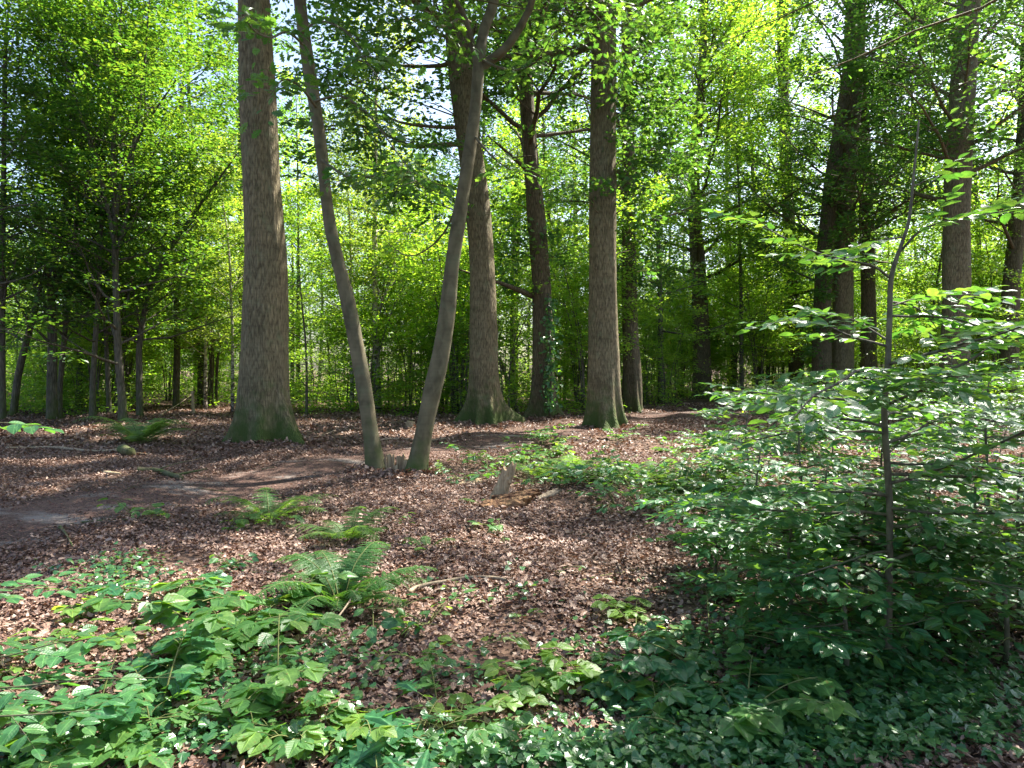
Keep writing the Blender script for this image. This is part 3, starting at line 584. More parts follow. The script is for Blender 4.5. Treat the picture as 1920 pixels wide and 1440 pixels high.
    mr.build("root_collar", M["smooth_bark"], root, origin=base)
    m1.build("stem", M["smooth_bark"], root, origin=base); m2.build("stem", M["smooth_bark"], root, origin=base)
    ml.build("crown", M["oak_leaf"], root, smooth=False, origin=base)
twin_tree()

# ------------------------------------------------------------------ the dark beech thicket on the left
def beech(pts, d, seed, label, group=None, top=14, z0=2.4, nlimb=31, L=3.4, K=14, side=(), leaf=.15, bark="thin_bark", flare=.4, leafm="beech_leaf", nsub=5, nspray=4):
    rng = np.random.default_rng(seed); TP, TR = trunk_px(pts, d, top, 50)
    base = np.array([TP[0][0], d, H(TP[0][0], d)]); root = thing("beech_tree", base, label, "tree", group)
    mb = MB(); ml = MB(); tube(mb, TP, TR, 14, flare_fun(rng, flare, .2, 5))
    for sp in side:
        P = catmull([at(a, b, d + c) for a, b, c in sp], 20); r = TR[8] * .6 * np.linspace(1, .3, 20); tube(mb, P, r, 8, cap=False)
        grow(mb, ml, P, r, rng, max(z0, P[0, 2]), P[-1, 2], 12, lambda f: L * .7, nsub, nspray, K, leaf, HEX, elev=(10, 30), sl=(.45, .8), tw=0, flat=.05, droop=.1, jit=.25)
    grow(mb, ml, TP, TR, rng, z0, top, nlimb, lambda f: L * (1.0 - .35 * f), nsub, nspray, K, leaf, HEX, elev=(18, 45), sl=(.6, 1.1), tw=0, flat=.035, droop=.06, jit=.22)
    mb.build("trunk", M[bark], root, origin=base); ml.build("crown", M[leafm], root, smooth=False, origin=base)
beech([(97, 784, 20), (97, 720, 17), (98, 640, 16), (96, 560, 14), (104, 480, 12), (125, 380, 10), (150, 260, 8), (165, 150, 7)], 23.0, 41, "upright grey beech with sunlit stem at the left wood edge", side=[[(99, 560, 0), (115, 500, .2), (130, 420, .3), (135, 300, .4), (90, 120, .5)]])
beech([(25, 765, 13), (35, 700, 12), (55, 620, 11), (72, 560, 10), (95, 480, 9), (120, 420, 8), (150, 340, 7)], 24.5, 42, "beech leaning steeply to the right at the left edge of the wood")
beech([(112, 782, 10), (113, 720, 9), (120, 640, 9), (128, 560, 8), (136, 480, 8), (148, 380, 7), (155, 260, 6)], 24.0, 43, "slim beech curving upward just behind the upright grey one")
beech([(174, 785, 12), (174, 720, 10), (180, 620, 9), (186, 520, 8), (190, 420, 7), (196, 280, 6)], 22.5, 44, "thin straight beech stem between the grey beech and the dark forked one")
beech([(231, 792, 16), (228, 740, 14), (222, 660, 13), (219, 580, 12), (216, 480, 11), (214, 400, 10), (212, 300, 8), (215, 180, 7)], 21.5, 45, "dark forked beech with fanned black limbs over the fern", nlimb=36, L=3.5, z0=1.8,
      side=[[(217, 470, 0), (200, 380, -.2), (175, 290, -.3), (130, 150, -.4), (110, 40, -.5)], [(217, 480, 0), (240, 390, .2), (250, 280, .3), (270, 130, .4), (280, 0, .5)], [(216, 420, 0), (230, 330, -.2), (270, 240, -.4), (330, 150, -.6)]])
beech([(262, 760, 12), (261, 700, 11), (262, 640, 10), (276, 560, 9), (300, 500, 8), (350, 420, 6), (400, 350, 5)], 24.0, 46, "beech bending right over the sunlit clearing beside the mossy-footed oak", L=3.0, top=8.5)
beech([(205, 788, 8), (203, 720, 8), (198, 620, 7), (196, 520, 6), (186, 400, 5), (170, 280, 5)], 25.0, 47, "very thin dark beech pole behind the forked beech")
beech([(5, 778, 11), (4, 700, 11), (4, 560, 10), (6, 400, 9), (8, 260, 8), (10, 100, 7)], 22.0, 48, "straight beech half cut by the left edge of the view", L=3.2)
beech([(-60, 790, 14), (-58, 640, 13), (-55, 480, 12), (-50, 300, 10), (-48, 100, 8)], 20.0, 49, "beech just past the left edge with layered dark boughs reaching in", L=3.6, top=14, nlimb=32)
beech([(150, 770, 11), (148, 640, 10), (146, 500, 9), (150, 340, 8), (156, 200, 7)], 28.0, 50, "farther beech filling the gap behind the thin beech stems", L=3.6, top=16, nlimb=34, leaf=.17)
beech([(330, 768, 12), (332, 640, 11), (330, 500, 10), (335, 340, 9), (340, 200, 8)], 30.0, 51, "beech with yellowing leaves behind the sunlit clearing", L=3.4, top=15, nlimb=34, leaf=.17)

# ------------------------------------------------------------------ slender trees and shrubs of the background
def proto_tree(name, seed, label, cat, h, r, bark, leafm, z0, nlimb, L, leaf, K, nsub=6, nspray=4, tpl=RHOMB, elev=(5, 50), flat=.12, lean=.5, sides=10, sl=(.5, 1.0), jit=.5, stems=1, shareL=None):
    rng = np.random.default_rng(seed); root = thing(name, (0, 0, 0), label, cat); mb = MB(); ml = MB()
    for s in range(stems):
        a = s * 6.283 / max(1, stems) + rng.random(); sp = 0 if stems == 1 else 1
        top = np.array([math.cos(a) * (lean + sp * h * .28), math.sin(a) * (lean + sp * h * .28), h * rng.uniform(.85, 1.0)])
        P = catmull([[sp * .12 * math.cos(a), sp * .12 * math.sin(a), -.2], [top[0] * .12 + rng.normal(0, .08), top[1] * .12 + rng.normal(0, .08), h * .3], [top[0] * .5 + rng.normal(0, .12), top[1] * .5 + rng.normal(0, .12), h * .65], top], 26)
        TR = r * np.linspace(1, .15, 26) * np.where(np.arange(26) == 0, 1.25, 1)
        tube(mb, P, TR, sides)
        grow(mb, ml, P, TR, rng, z0, h * .97, nlimb, lambda f: L * (1.1 - .6 * f), nsub, nspray, K, leaf, tpl, elev=elev, sl=sl, tw=0, flat=flat, jit=jit, cull=False, sides=5)
    mb.build("trunk", bark, root); ml.build("crown", leafm, root, smooth=False)
    return root
PROT = [proto_tree("slender_tree", 61, "x", "tree", 15, .12, M["thin_bark"], M["light_leaf"], 2.2, 22, 2.7, .17, 12),
        proto_tree("slender_tree", 62, "x", "tree", 18, .14, M["thin_bark"], M["light_leaf"], 2.6, 23, 3.0, .18, 12, lean=.9),
        proto_tree("slender_tree", 63, "x", "tree", 13, .09, M["thin_bark"], M["light_leaf"], 1.6, 21, 2.3, .16, 12, lean=.8),
        proto_tree("slender_tree", 64, "x", "tree", 20, .17, M["dark_oak_bark"], M["oak_leaf"], 4.5, 25, 3.4, .19, 12, lean=.6),
        proto_tree("birch_tree", 65, "x", "tree", 17, .13, M["birch_bark"], M["birch_leaf"], 3.5, 30, 2.2, .13, 14, lean=.5, elev=(20, 50)),
        proto_tree("birch_tree", 66, "x", "tree", 14, .10, M["birch_bark"], M["birch_leaf"], 2.8, 28, 2.0, .13, 14, lean=1.0, elev=(20, 50))]
SHRUB = [proto_tree("woodland_shrub", 71, "x", "shrub", 5.5, .03, M["thin_bark"], M["light_leaf"], .5, 9, 1.3, .13, 9, 4, 3, stems=3, lean=.2, sides=6, sl=(.35, .7), flat=.06, jit=.35, elev=(0, 30)),
         proto_tree("woodland_shrub", 72, "x", "shrub", 3.2, .025, M["thin_bark"], M["light_leaf"], .25, 8, 1.0, .12, 9, 4, 3, stems=3, lean=.3, sides=6, sl=(.35, .6), flat=.06, jit=.35, elev=(0, 30)),
         proto_tree("hazel_shrub", 73, "x", "shrub", 7.5, .035, M["thin_bark"], M["light_leaf"], 1.6, 12, 1.3, .12, 11, 5, 3, stems=7, lean=.2, sides=6, sl=(.3, .6))]
MARKS = [(-400, "left of the forked beech"), (215, "right of the forked beech"), (490, "left of the twin-stemmed tree"), (760, "right of the twin stems"),
         (915, "right of the leaning oak"), (1018, "right of the dark oak"), (1160, "right of the straight oak"), (1316, "left of the ivy-clad oak"),
         (1550, "right of the ivy-clad oak"), (1795, "beyond the grey-brown right-edge oak")]
def where(px):
    r = MARKS[0][1]
    for x, t in MARKS:
        if px >= x: r = t
    return r
used = set()
def put(proto, x, y, rz, sc, label, group):
    if proto.name not in used:
        used.add(proto.name); proto.location = (x, y, float(H(x, y))); proto.rotation_euler = (0, 0, rz); proto.scale = (sc,) * 3
        proto["label"] = label; proto["group"] = group; return proto
    return dup(proto, (x, y, float(H(x, y))), rz, sc, label, group)

def sun_clear(x, y, hgt, rad):
    z = np.linspace(1.5, hgt, 8); qx = x - SDIR[0] / SDIR[2] * z; qy = y - SDIR[1] / SDIR[2] * z
    for a, b, rx, ry in GAPS:
        if b > 13 and np.any(((qx - a) / (rx + rad)) ** 2 + ((qy - b) / (ry + rad)) ** 2 < 1): return False
    return True
BIG = [(497, 15.2), (912, 20.8), (1018, 23.2), (1133, 19.8), (1184, 27), (1314, 38), (1488, 42), (1542, 33), (1582, 33.6), (1628, 34.8), (1792, 26.6), (1897, 31)]
def hides_trunk(x, y, rad):
    px = CX + F * x / y
    return any(y < d + .5 and abs(px - q) < rad * F / y + 14 for q, d in BIG)
rng = np.random.default_rng(77); placed = []
# single trunks one can point at
for px, py, pi, sc, lab in [(709, 768, 4, 1.15, "white-barked birch with black-scarred foot, between the twin stems"), (660, 768, 5, .9, "thin pale birch half hidden by the left stem of the twin tree"),
                            (385, 765, 5, .8, "thin pale birch pole left of the mossy-footed oak"), (436, 772, 5, .75, "bare pinkish stem close to the left flank of the mossy-footed oak"),
                            (575, 780, 2, .6, "knee-thin dark sapling standing in the open litter right of the mossy-footed oak"), (847, 763, 2, .75, "thin brown stem just left of the leaning oak"),
                            (965, 752, 4, .8, "leaning birch seen between the leaning oak and the dark oak"), (1277, 742, 4, .85, "pale birch trunk left of the lone path-end oak"), (378, 757, 3, 1.1, "broad dark trunk deep behind the sunlit clearing")]:
    x, y = gnd(px, py); placed.append((x, y)); put(PROT[pi], x, y, rng.random() * 6.28, sc, lab, "single slender trees between the oaks")
for px, y, sc in [(890, 56, 1.6), (965, 50, 1.45), (1075, 54, 1.6), (1370, 56, 1.6), (1425, 50, 1.5), (1690, 54, 1.5)]:
    x = (px - CX) * y / F; placed.append((x, y)); put(PROT[3], x, y, rng.random() * 6.28, sc, f"tall far forest tree with high crown {where(px)}", f"tall far forest trees {where(px)}")
far = []
tries = 0
while len(far) < 100 and tries < 6000:
    tries += 1
    y = 27 + 43 * rng.random() ** .9; x = rng.uniform(-.84, .84) * y
    if any((x - a) ** 2 + (y - b) ** 2 < (1.6 + .02 * y) ** 2 for a, b in placed) or path_dist(np.array([x]), np.array([y]))[0] < .6: continue
    px = CX + F * x / y
    if px < 430 and (y < 33 or rng.random() < .35): continue
    if not sun_clear(x, y, 14, 1.0) or hides_trunk(x, y, 1.0): continue
    placed.append((x, y)); far.append((x, y))
    birch = rng.random() < (.35 if 540 < px < 1050 else .15)
    pi = rng.integers(4, 6) if birch else rng.choice([0, 1, 2, 3], p=[.32, .28, .25, .15])
    near = "nearer" if y < 42 else "distant"
    kind = "pale-barked birch" if birch else "slender dark-stemmed tree"
    put(PROT[pi], x, y, rng.random() * 6.28, rng.uniform(.8, 1.15), f"{near} {kind} in the wood {where(px)}", f"{near} {kind}s in the wood {where(px)}")
for k in range(235):
    y = 24.5 + 34 * rng.random() ** 1.4; x = rng.uniform(-.82, .82) * y
    if k >= 150: y = rng.uniform(31, 62); x = rng.uniform(.14, .76) * y; px = CX + F * x / y
    if path_dist(np.array([x]), np.array([y]))[0] < 1.2 or (px < 520 and px > 240 and y < 30) or not sun_clear(x, y, 4, .6) or hides_trunk(x, y, .9): continue
    pi = rng.choice([0, 1, 2], p=[.45, .35, .2] if k < 150 else [.5, .1, .4]); kind = ["sunlit leafy shrub", "low dark green shrub", "hazel with fanned thin stems"][pi]
    put(SHRUB[pi], x, y, rng.random() * 6.28, rng.uniform(.75, 1.25), f"{kind} at the wood edge {where(px)}", f"{kind}s at the wood edge {where(px)}")
x, y = gnd(690, 765); put(SHRUB[2], x, y, 1.0, 1.25, "tall hazel with a fan of thin bare stems, between the twin stems", "tall hazel between the twin stems")

for k in range(14):
    y = rng.uniform(30, 48); x = rng.uniform(-.74, .1) * y
    if hides_trunk(x, y, .3) or not sun_clear(x, y, 8, .5): continue
    px = CX + F * x / y; put(PROT[2], x, y, rng.random() * 6.28, rng.uniform(.45, .65), f"thin young understorey tree {where(px)}", f"thin young understorey trees {where(px)}")
def far_wood():
    rng = np.random.default_rng(99); mb = MB(); n = 430
    y = rng.uniform(72, 105, n); x = rng.uniform(-.95, .95, n) * y; z = rng.random(n) ** .9 * 14 + 5.5
    O = np.column_stack([x, y, z]); D = rng.normal(0, 1, (n, 3)) * [1, 1, .3]
    sprays(mb, None, O, D, rng.uniform(3, 5, n), 70, .38, RHOMB, rng, flat=.3, wf=.5, cull=False, jit=.6, tw=0)
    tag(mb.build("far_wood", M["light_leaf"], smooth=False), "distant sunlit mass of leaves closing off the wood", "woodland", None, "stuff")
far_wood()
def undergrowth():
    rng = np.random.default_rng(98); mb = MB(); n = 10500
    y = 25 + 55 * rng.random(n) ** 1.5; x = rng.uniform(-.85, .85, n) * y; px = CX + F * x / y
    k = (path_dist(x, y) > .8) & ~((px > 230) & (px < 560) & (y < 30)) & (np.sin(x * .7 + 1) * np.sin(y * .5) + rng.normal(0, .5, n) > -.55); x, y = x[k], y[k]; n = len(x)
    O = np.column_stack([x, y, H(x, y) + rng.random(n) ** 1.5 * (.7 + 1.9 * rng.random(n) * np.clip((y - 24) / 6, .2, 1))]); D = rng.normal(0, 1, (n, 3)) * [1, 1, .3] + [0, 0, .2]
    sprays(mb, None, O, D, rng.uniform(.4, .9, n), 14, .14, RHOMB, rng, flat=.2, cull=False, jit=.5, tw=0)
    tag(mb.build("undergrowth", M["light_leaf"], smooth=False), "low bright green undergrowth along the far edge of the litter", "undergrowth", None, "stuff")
undergrowth()

# ------------------------------------------------------------------ foreground and undergrowth
def fern(px, py, nf, L, seed, label, group=None, leafm="fern_leaf", az=None, npin=20, rise=.9, wid=.058):
    rng = np.random.default_rng(seed); x, y = gnd(px, py); base = np.array([x, y, float(H(x, y))]); root = thing("fern", base, label, "fern", group); mb = MB(); ms = MB()
    for i in range(nf):
        a = i * 6.283 / nf + rng.normal(0, .25) if az is None else rng.uniform(*az); l = L * rng.uniform(.6, 1.2); el = rise * rng.uniform(.55, 1.3)
        n = 22; t = np.linspace(0, 1, n); h = np.array([math.cos(a), math.sin(a), 0])
        P = np.cumsum(np.vstack([[0, 0, 0], (h * np.cos(el * (1 - 1.45 * t[1:, None] ** 1.5)) + UP * np.sin(el * (1 - 1.45 * t[1:, None] ** 1.5))) * l / n]), axis=0)
        P = P + np.array([math.cos(a) * .03, math.sin(a) * .03, 0]); tube(ms, P, .005 * np.linspace(1.2, .3, n), 4, cap=False)
        Tn = nrm(np.gradient(P, axis=0)); sd = nrm(np.cross(UP, h)); 
        q = np.linspace(.18, .99, npin); Pq = np.column_stack([np.interp(q, t, P[:, c]) for c in range(3)]); Tq = nrm(np.column_stack([np.interp(q, t, Tn[:, c]) for c in range(3)]))
        pl = l * .27 * np.clip(np.sin(np.pi * np.clip((q - .05) / 1.0, 0, 1)) ** .6, .05, 1) * (1.12 - .6 * q)
        Nq = nrm(np.cross(Tq, sd) * -1); Nq = np.where(Nq[:, 2:3] < 0, -Nq, Nq)
        for sg in (-1, 1):
            pd = nrm(sd * sg + Tq * .35 - UP * .18 + rng.normal(0, .1, (npin, 3))); k = 17; u = (np.arange(k) + .5) / k
            C = Pq[:, None] + pd[:, None] * (u[None, :, None] * pl[:, None, None]) - UP * (.12 * pl[:, None, None] * u[None, :, None] ** 2)
            w = pl[:, None] * wid * (1.15 - u[None]) + .003
            for s2 in (-1, 1):
                dd = nrm(np.cross(Nq, pd) * s2 + pd * .45)
                add_leaves(mb, C.reshape(-1, 3), np.repeat(dd, k, 0), np.repeat(Nq, k, 0) + rng.normal(0, .12, (npin * k, 3)), (w * 1.35).reshape(-1) * rng.uniform(.8, 1.2, npin * k), FERNL)
    ms.build("stalks", M["green_stem"], root); mb.build("fronds", M[leafm], root, smooth=False); return root
fern(262, 838, 20, 1.35, 81, "large sunlit fern, its green lightened, in the litter left of the mossy-footed oak", rise=.85, wid=.075, leafm="sunlit_fern")
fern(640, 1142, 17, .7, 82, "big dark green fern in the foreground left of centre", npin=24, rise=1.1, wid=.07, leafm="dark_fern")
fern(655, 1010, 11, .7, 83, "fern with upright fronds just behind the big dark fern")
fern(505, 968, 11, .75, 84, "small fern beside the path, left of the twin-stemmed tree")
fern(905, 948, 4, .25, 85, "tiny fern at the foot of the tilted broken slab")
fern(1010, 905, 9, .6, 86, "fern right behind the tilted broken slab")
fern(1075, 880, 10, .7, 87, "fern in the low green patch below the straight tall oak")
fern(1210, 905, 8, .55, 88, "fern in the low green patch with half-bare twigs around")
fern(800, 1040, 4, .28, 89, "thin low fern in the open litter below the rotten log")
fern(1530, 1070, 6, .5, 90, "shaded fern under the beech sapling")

def plant(name, px, py, h, nst, nl, leaf, tpl, leafm, seed, label, group=None, spread=.5, tri=False, stemm="green_stem", cat="plant", arch=.6, tilt=.3, az=None):
    rng = np.random.default_rng(seed); x, y = gnd(px, py); base = np.array([x, y, float(H(x, y))]); root = thing(name, base, label, cat, group); mb = MB(); ms = MB(); Ps = []; Ds = []; Ns = []
    for s in range(nst):
        a = rng.random() * 6.283 if az is None else rng.uniform(*az); l = h * rng.uniform(.7, 1.25); hd = np.array([math.cos(a), math.sin(a), 0]); el = rng.uniform(.5, 1.1) if nst > 1 else 1.3
        n = 10; t = np.linspace(0, 1, n); ang = el - arch * 1.6 * t; st = (hd * np.cos(ang)[:, None] * spread * 1.6 + UP * np.sin(ang)[:, None]) * l / n
        P = np.cumsum(np.vstack([[0, 0, -.01], st[:-1]]), axis=0); P[:, 2] = np.maximum(P[:, 2], .02 + H(base[0] + P[:, 0], base[1] + P[:, 1]) - base[2]); tube(ms, P, (.0035 + .004 * h) * np.linspace(1, .4, n), 4, cap=False)
        for i in range(nl):
            q = .25 + .75 * (i + rng.random() * .6) / nl; p = np.array([np.interp(q, t, P[:, c]) for c in range(3)])
            b = a + rng.normal(0, 1.2) + (1.2 if i % 2 else -1.2) * (1 - q); pd = np.array([math.cos(b), math.sin(b), rng.uniform(.0, .5)]); pl = leaf * rng.uniform(.3, .7); e = p + pd * pl
            tube(ms, np.array([p, (p + e) / 2 + [0, 0, .1 * pl], e]), .0018, 3, cap=False)
            if tri:
                for k in (-1.15, 0, 1.15): Ps.append(e); Ds.append([math.cos(b + k), math.sin(b + k), -.15]); Ns.append(UP + rng.normal(0, tilt, 3) * .6)
            else: Ps.append(e); Ds.append([pd[0], pd[1], rng.normal(-.1, .2)]); Ns.append(UP + rng.normal(0, tilt, 3))
    n = len(Ps); add_leaves(mb, np.array(Ps), np.array(Ds, float), np.array(Ns), leaf * rng.uniform(.65, 1.2, n), tpl)
    ms.build("stems", M[stemm], root); mb.build("leaves", M[leafm], root, smooth=False); return root

def beech_sapling(stem, d, seed, label, branches, leaf=.093, leafm="near_beech", side=(), bark="sapling_bark", group=None, name="beech_sapling"):
    """stem: (px, py, width px) at distance d; branches: (number, z0, z1, length at z0, at z1, azimuth range)"""
    rng = np.random.default_rng(seed); W = np.array([np.append(at(a, b, d), w * d / F / 2) for a, b, w in stem]); W[0, 2] = H(W[0, 0], d) - .05
    A = catmull(W, 40); base = np.array([W[0, 0], d, float(H(W[0, 0], d))]); root = thing(name, base, label, "sapling", group); mb = MB(); ml = MB(); mw = MB()
    tube(mb, A[:, :3], A[:, 3], 10)
    lines = []
    for sp, r in side:
        P = catmull([at(a, b, d + c) for a, b, c in sp], 14); lines.append((P, r))
    for n, z0, z1, l0, l1, azr in branches:
        for i in range(n):
            f = (i + rng.random()) / n; z = z0 + (z1 - z0) * f; p = np.array([np.interp(z, A[:, 2], A[:, c]) for c in range(3)])
            az = rng.uniform(*azr); l = (l0 + (l1 - l0) * f) * rng.uniform(.7, 1.2); el = rng.uniform(.0, .35)
            P = limb(p, [math.cos(az) * math.cos(el), math.sin(az) * math.cos(el), math.sin(el)], l, 8, rng, .22, -.12); lines.append((P, .004 + .006 * l))
    for P, r in lines:
        n = len(P); tube(mw, P, r * np.linspace(1, .25, n), 6, cap=False); L = np.linalg.norm(P[-1] - P[0]); ntw = max(3, int(L * 11))
        for j in range(ntw):
            t = .15 + .85 * (j + rng.random() * .5) / ntw; q = t * (n - 1); a = min(int(q), n - 2); p = P[a] + (P[a + 1] - P[a]) * (q - a); dd = nrm(P[a + 1] - P[a]); s = nrm(np.cross(UP, dd)) * (1 if j % 2 else -1)
            d2 = nrm(dd * .75 + s * .8 + UP * rng.normal(0, .12)); l2 = (.2 + .28 * L * (1 - t)) * rng.uniform(.7, 1.2); m = max(4, int(l2 / (leaf * .36)))
            tq = (np.arange(m) + .7) / m; sg = np.where(np.arange(m) % 2 == 0, 1, -1)[:, None]; pts = p + d2 * (tq[:, None] * l2) - UP * (.1 * l2 * tq[:, None] ** 2); s2 = nrm(np.cross(UP, d2))
            ld = nrm(d2 * .65 + s2 * sg * .85 + rng.normal(0, .15, (m, 3)) - UP * .12); ld[-1] = d2
            add_leaves(ml, pts, ld, UP + rng.normal(0, .28, (m, 3)), leaf * rng.uniform(.7, 1.2, m) * (.75 + .25 * np.sin(np.pi * tq)), OVATE)
            tube(mw, np.vstack([p, pts]), .0022 * np.linspace(1, .4, m + 1), 3, cap=False)
    mb.build("trunk", M[bark], root, origin=base); mw.build("twigs", M["thin_bark"], root, origin=base); ml.build("crown", M[leafm], root, smooth=False, origin=base); return root

FULL = (0, 6.283)
beech_sapling([(1666, 1262, 17), (1665, 1180, 15), (1667, 1080, 13), (1668, 950, 12), (1662, 850, 12), (1658, 770, 11), (1664, 690, 11), (1668, 600, 10), (1671, 520, 9), (1688, 465, 7), (1704, 415, 6), (1711, 350, 5), (1718, 280, 4), (1723, 225, 3)], 3.95, 101,
              "young beech with slender pale stem and tiered leaf sprays at right", [(25, .45, 1.75, 1.15, 1.15, FULL), (3, 1.8, 2.2, .8, .6, FULL), (2, 2.4, 2.9, .3, .15, FULL)],
              side=[([(1690, 470, 0), (1720, 437, -.05), (1760, 418, -.1), (1830, 405, -.2), (1930, 388, -.35), (2050, 375, -.5)], .008), ([(1668, 575, 0), (1720, 560, .1), (1800, 553, .2), (1900, 560, .3)], .007),
                    ([(1666, 520, 0), (1640, 500, -.1), (1600, 490, -.1), (1520, 470, -.1), (1430, 425, 0), (1370, 405, .1)], .008), ([(1668, 640, 0), (1600, 600, .2), (1540, 590, .3), (1480, 600, .4)], .006)])
for k, (px, py, d_h, lab, nb, l) in enumerate([(1500, 1010, 1.5, "bushy beech sapling left behind the pale-stemmed young beech", 22, .85), (1850, 1020, 1.7, "bushy beech sapling right behind the pale-stemmed young beech", 24, .9), (1650, 930, 1.75, "beech sapling directly behind the pale-stemmed young beech, under the oaks", 24, 1.0),
                                  (1400, 930, 1.25, "low beech sapling at the left end of the right-hand thicket", 16, .8), (1910, 1180, 1.15, "short beech sapling cut by the right edge, near the ivy", 14, .7), (1780, 890, 1.9, "beech sapling in front of the grey-brown right-edge oak", 22, 1.1),
                                  (1545, 1140, 1.0, "knee-high beech seedling left of the pale stem's foot", 12, .55), (1830, 1120, 1.1, "leafy beech seedling right of the pale stem's foot", 14, .6), (1340, 1090, .7, "small beech seedling at the litter edge of the thicket", 12, .6), (1620, 1180, .9, "beech seedling directly in front of the pale stem, low", 14, .7), (1740, 1190, 1.0, "beech seedling in front of the pale stem, on its right", 16, .75), (1450, 800, 1.5, "beech sapling at the far left corner of the thicket, by the path", 18, 1.0), (1885, 1250, .7, "beech seedling over the ivy in the lower right corner", 8, .5), (1585, 1275, .6, "beech seedling beside the bright ivy spot", 10, .5), (1480, 1200, .75, "beech seedling over the dark brambles left of the stem", 12, .6), (1420, 1060, 1.0, "beech seedling on the litter edge, front left of the thicket", 9, .7), (1690, 800, 1.9, "tall beech sapling at the back of the thicket, before the veiled oak", 22, 1.1), (1560, 860, 1.7, "beech sapling before the ivy-clad oak", 20, 1.0), (1930, 880, 1.8, "beech sapling before the bent dark edge trunk", 20, 1.1)]):
    x, d = gnd(px, py); rr = 1300 / d; top = HY - (d_h - EYE) * rr
    beech_sapling([(px, py, .03 * rr), (px + 3, (py * 2 + top) / 3, .026 * rr), (px - 2, (py + 2 * top) / 3, .02 * rr), (px + 6, top, .008 * rr)], d, 110 + k, lab, [(int(nb * .8), .18 * d_h, d_h * .8, l, l * 1.05, FULL), (4, d_h * .8, d_h * .98, l * .8, l * .5, FULL)], leaf=.095)

# low plants, each a thing of its own
S = 200
def low(name, px, py, *a, **k):
    global S; S += 1; plant(name, px, py, *a[:-1], S, a[-1], **k)
low("oak_seedling", 775, 1400, .42, 2, 4, .21, OAKL, "bramble_leaf", "oak seedling with large lobed leaves at the bottom edge, left of centre", arch=.5)
low("oak_seedling", 850, 1415, .36, 2, 4, .23, OAKL, "near_beech", "oak seedling with the broadest dark leaf at the bottom, beside the paler one", arch=.5)
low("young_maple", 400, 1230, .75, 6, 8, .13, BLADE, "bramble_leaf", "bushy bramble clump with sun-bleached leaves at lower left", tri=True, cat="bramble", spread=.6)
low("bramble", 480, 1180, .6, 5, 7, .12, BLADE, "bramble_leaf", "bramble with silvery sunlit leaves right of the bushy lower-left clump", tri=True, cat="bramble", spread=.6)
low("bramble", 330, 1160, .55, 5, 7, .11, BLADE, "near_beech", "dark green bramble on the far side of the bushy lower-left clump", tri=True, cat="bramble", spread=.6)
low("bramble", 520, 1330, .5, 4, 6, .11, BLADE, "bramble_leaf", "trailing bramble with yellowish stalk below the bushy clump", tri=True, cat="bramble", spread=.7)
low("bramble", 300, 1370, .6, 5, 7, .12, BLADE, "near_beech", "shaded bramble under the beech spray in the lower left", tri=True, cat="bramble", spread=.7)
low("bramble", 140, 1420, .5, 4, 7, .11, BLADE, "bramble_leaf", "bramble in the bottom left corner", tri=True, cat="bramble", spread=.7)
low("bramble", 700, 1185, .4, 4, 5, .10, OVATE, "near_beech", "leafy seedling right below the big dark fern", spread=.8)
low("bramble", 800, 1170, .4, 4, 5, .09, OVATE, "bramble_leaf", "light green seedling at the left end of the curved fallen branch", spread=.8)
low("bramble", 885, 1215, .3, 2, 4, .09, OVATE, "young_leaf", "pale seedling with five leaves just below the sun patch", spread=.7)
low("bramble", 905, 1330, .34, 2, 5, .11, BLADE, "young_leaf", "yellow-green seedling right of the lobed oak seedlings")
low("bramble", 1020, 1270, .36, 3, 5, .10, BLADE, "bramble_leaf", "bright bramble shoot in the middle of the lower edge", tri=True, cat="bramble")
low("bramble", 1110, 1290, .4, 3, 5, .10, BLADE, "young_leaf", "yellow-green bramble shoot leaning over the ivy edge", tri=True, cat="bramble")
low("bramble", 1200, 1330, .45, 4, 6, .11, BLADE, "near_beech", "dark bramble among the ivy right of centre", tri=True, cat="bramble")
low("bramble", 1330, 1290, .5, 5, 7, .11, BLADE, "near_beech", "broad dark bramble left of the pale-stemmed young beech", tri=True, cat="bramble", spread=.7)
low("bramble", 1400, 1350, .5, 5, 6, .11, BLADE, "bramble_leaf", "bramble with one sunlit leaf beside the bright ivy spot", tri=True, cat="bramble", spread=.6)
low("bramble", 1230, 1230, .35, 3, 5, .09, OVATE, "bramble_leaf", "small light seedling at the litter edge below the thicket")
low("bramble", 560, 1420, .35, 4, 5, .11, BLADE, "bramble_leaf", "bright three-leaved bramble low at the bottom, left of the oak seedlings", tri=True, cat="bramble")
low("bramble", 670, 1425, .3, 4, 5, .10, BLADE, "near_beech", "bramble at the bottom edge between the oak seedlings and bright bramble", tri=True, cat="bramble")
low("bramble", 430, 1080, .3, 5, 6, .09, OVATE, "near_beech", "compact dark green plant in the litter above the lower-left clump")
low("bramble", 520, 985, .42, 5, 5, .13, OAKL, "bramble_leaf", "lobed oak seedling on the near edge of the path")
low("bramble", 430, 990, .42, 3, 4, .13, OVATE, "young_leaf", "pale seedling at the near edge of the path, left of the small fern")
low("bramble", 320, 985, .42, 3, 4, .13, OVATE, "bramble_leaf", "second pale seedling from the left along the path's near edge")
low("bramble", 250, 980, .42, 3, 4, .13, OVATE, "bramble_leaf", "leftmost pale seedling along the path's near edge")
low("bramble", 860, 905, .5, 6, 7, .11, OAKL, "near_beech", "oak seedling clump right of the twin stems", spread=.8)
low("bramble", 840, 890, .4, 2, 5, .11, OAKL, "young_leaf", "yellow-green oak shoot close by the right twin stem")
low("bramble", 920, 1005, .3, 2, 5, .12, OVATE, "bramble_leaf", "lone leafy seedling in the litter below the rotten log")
low("bramble", 740, 985, .2, 2, 4, .09, OVATE, "bramble_leaf", "little bright seedling in the litter below the twin stems")
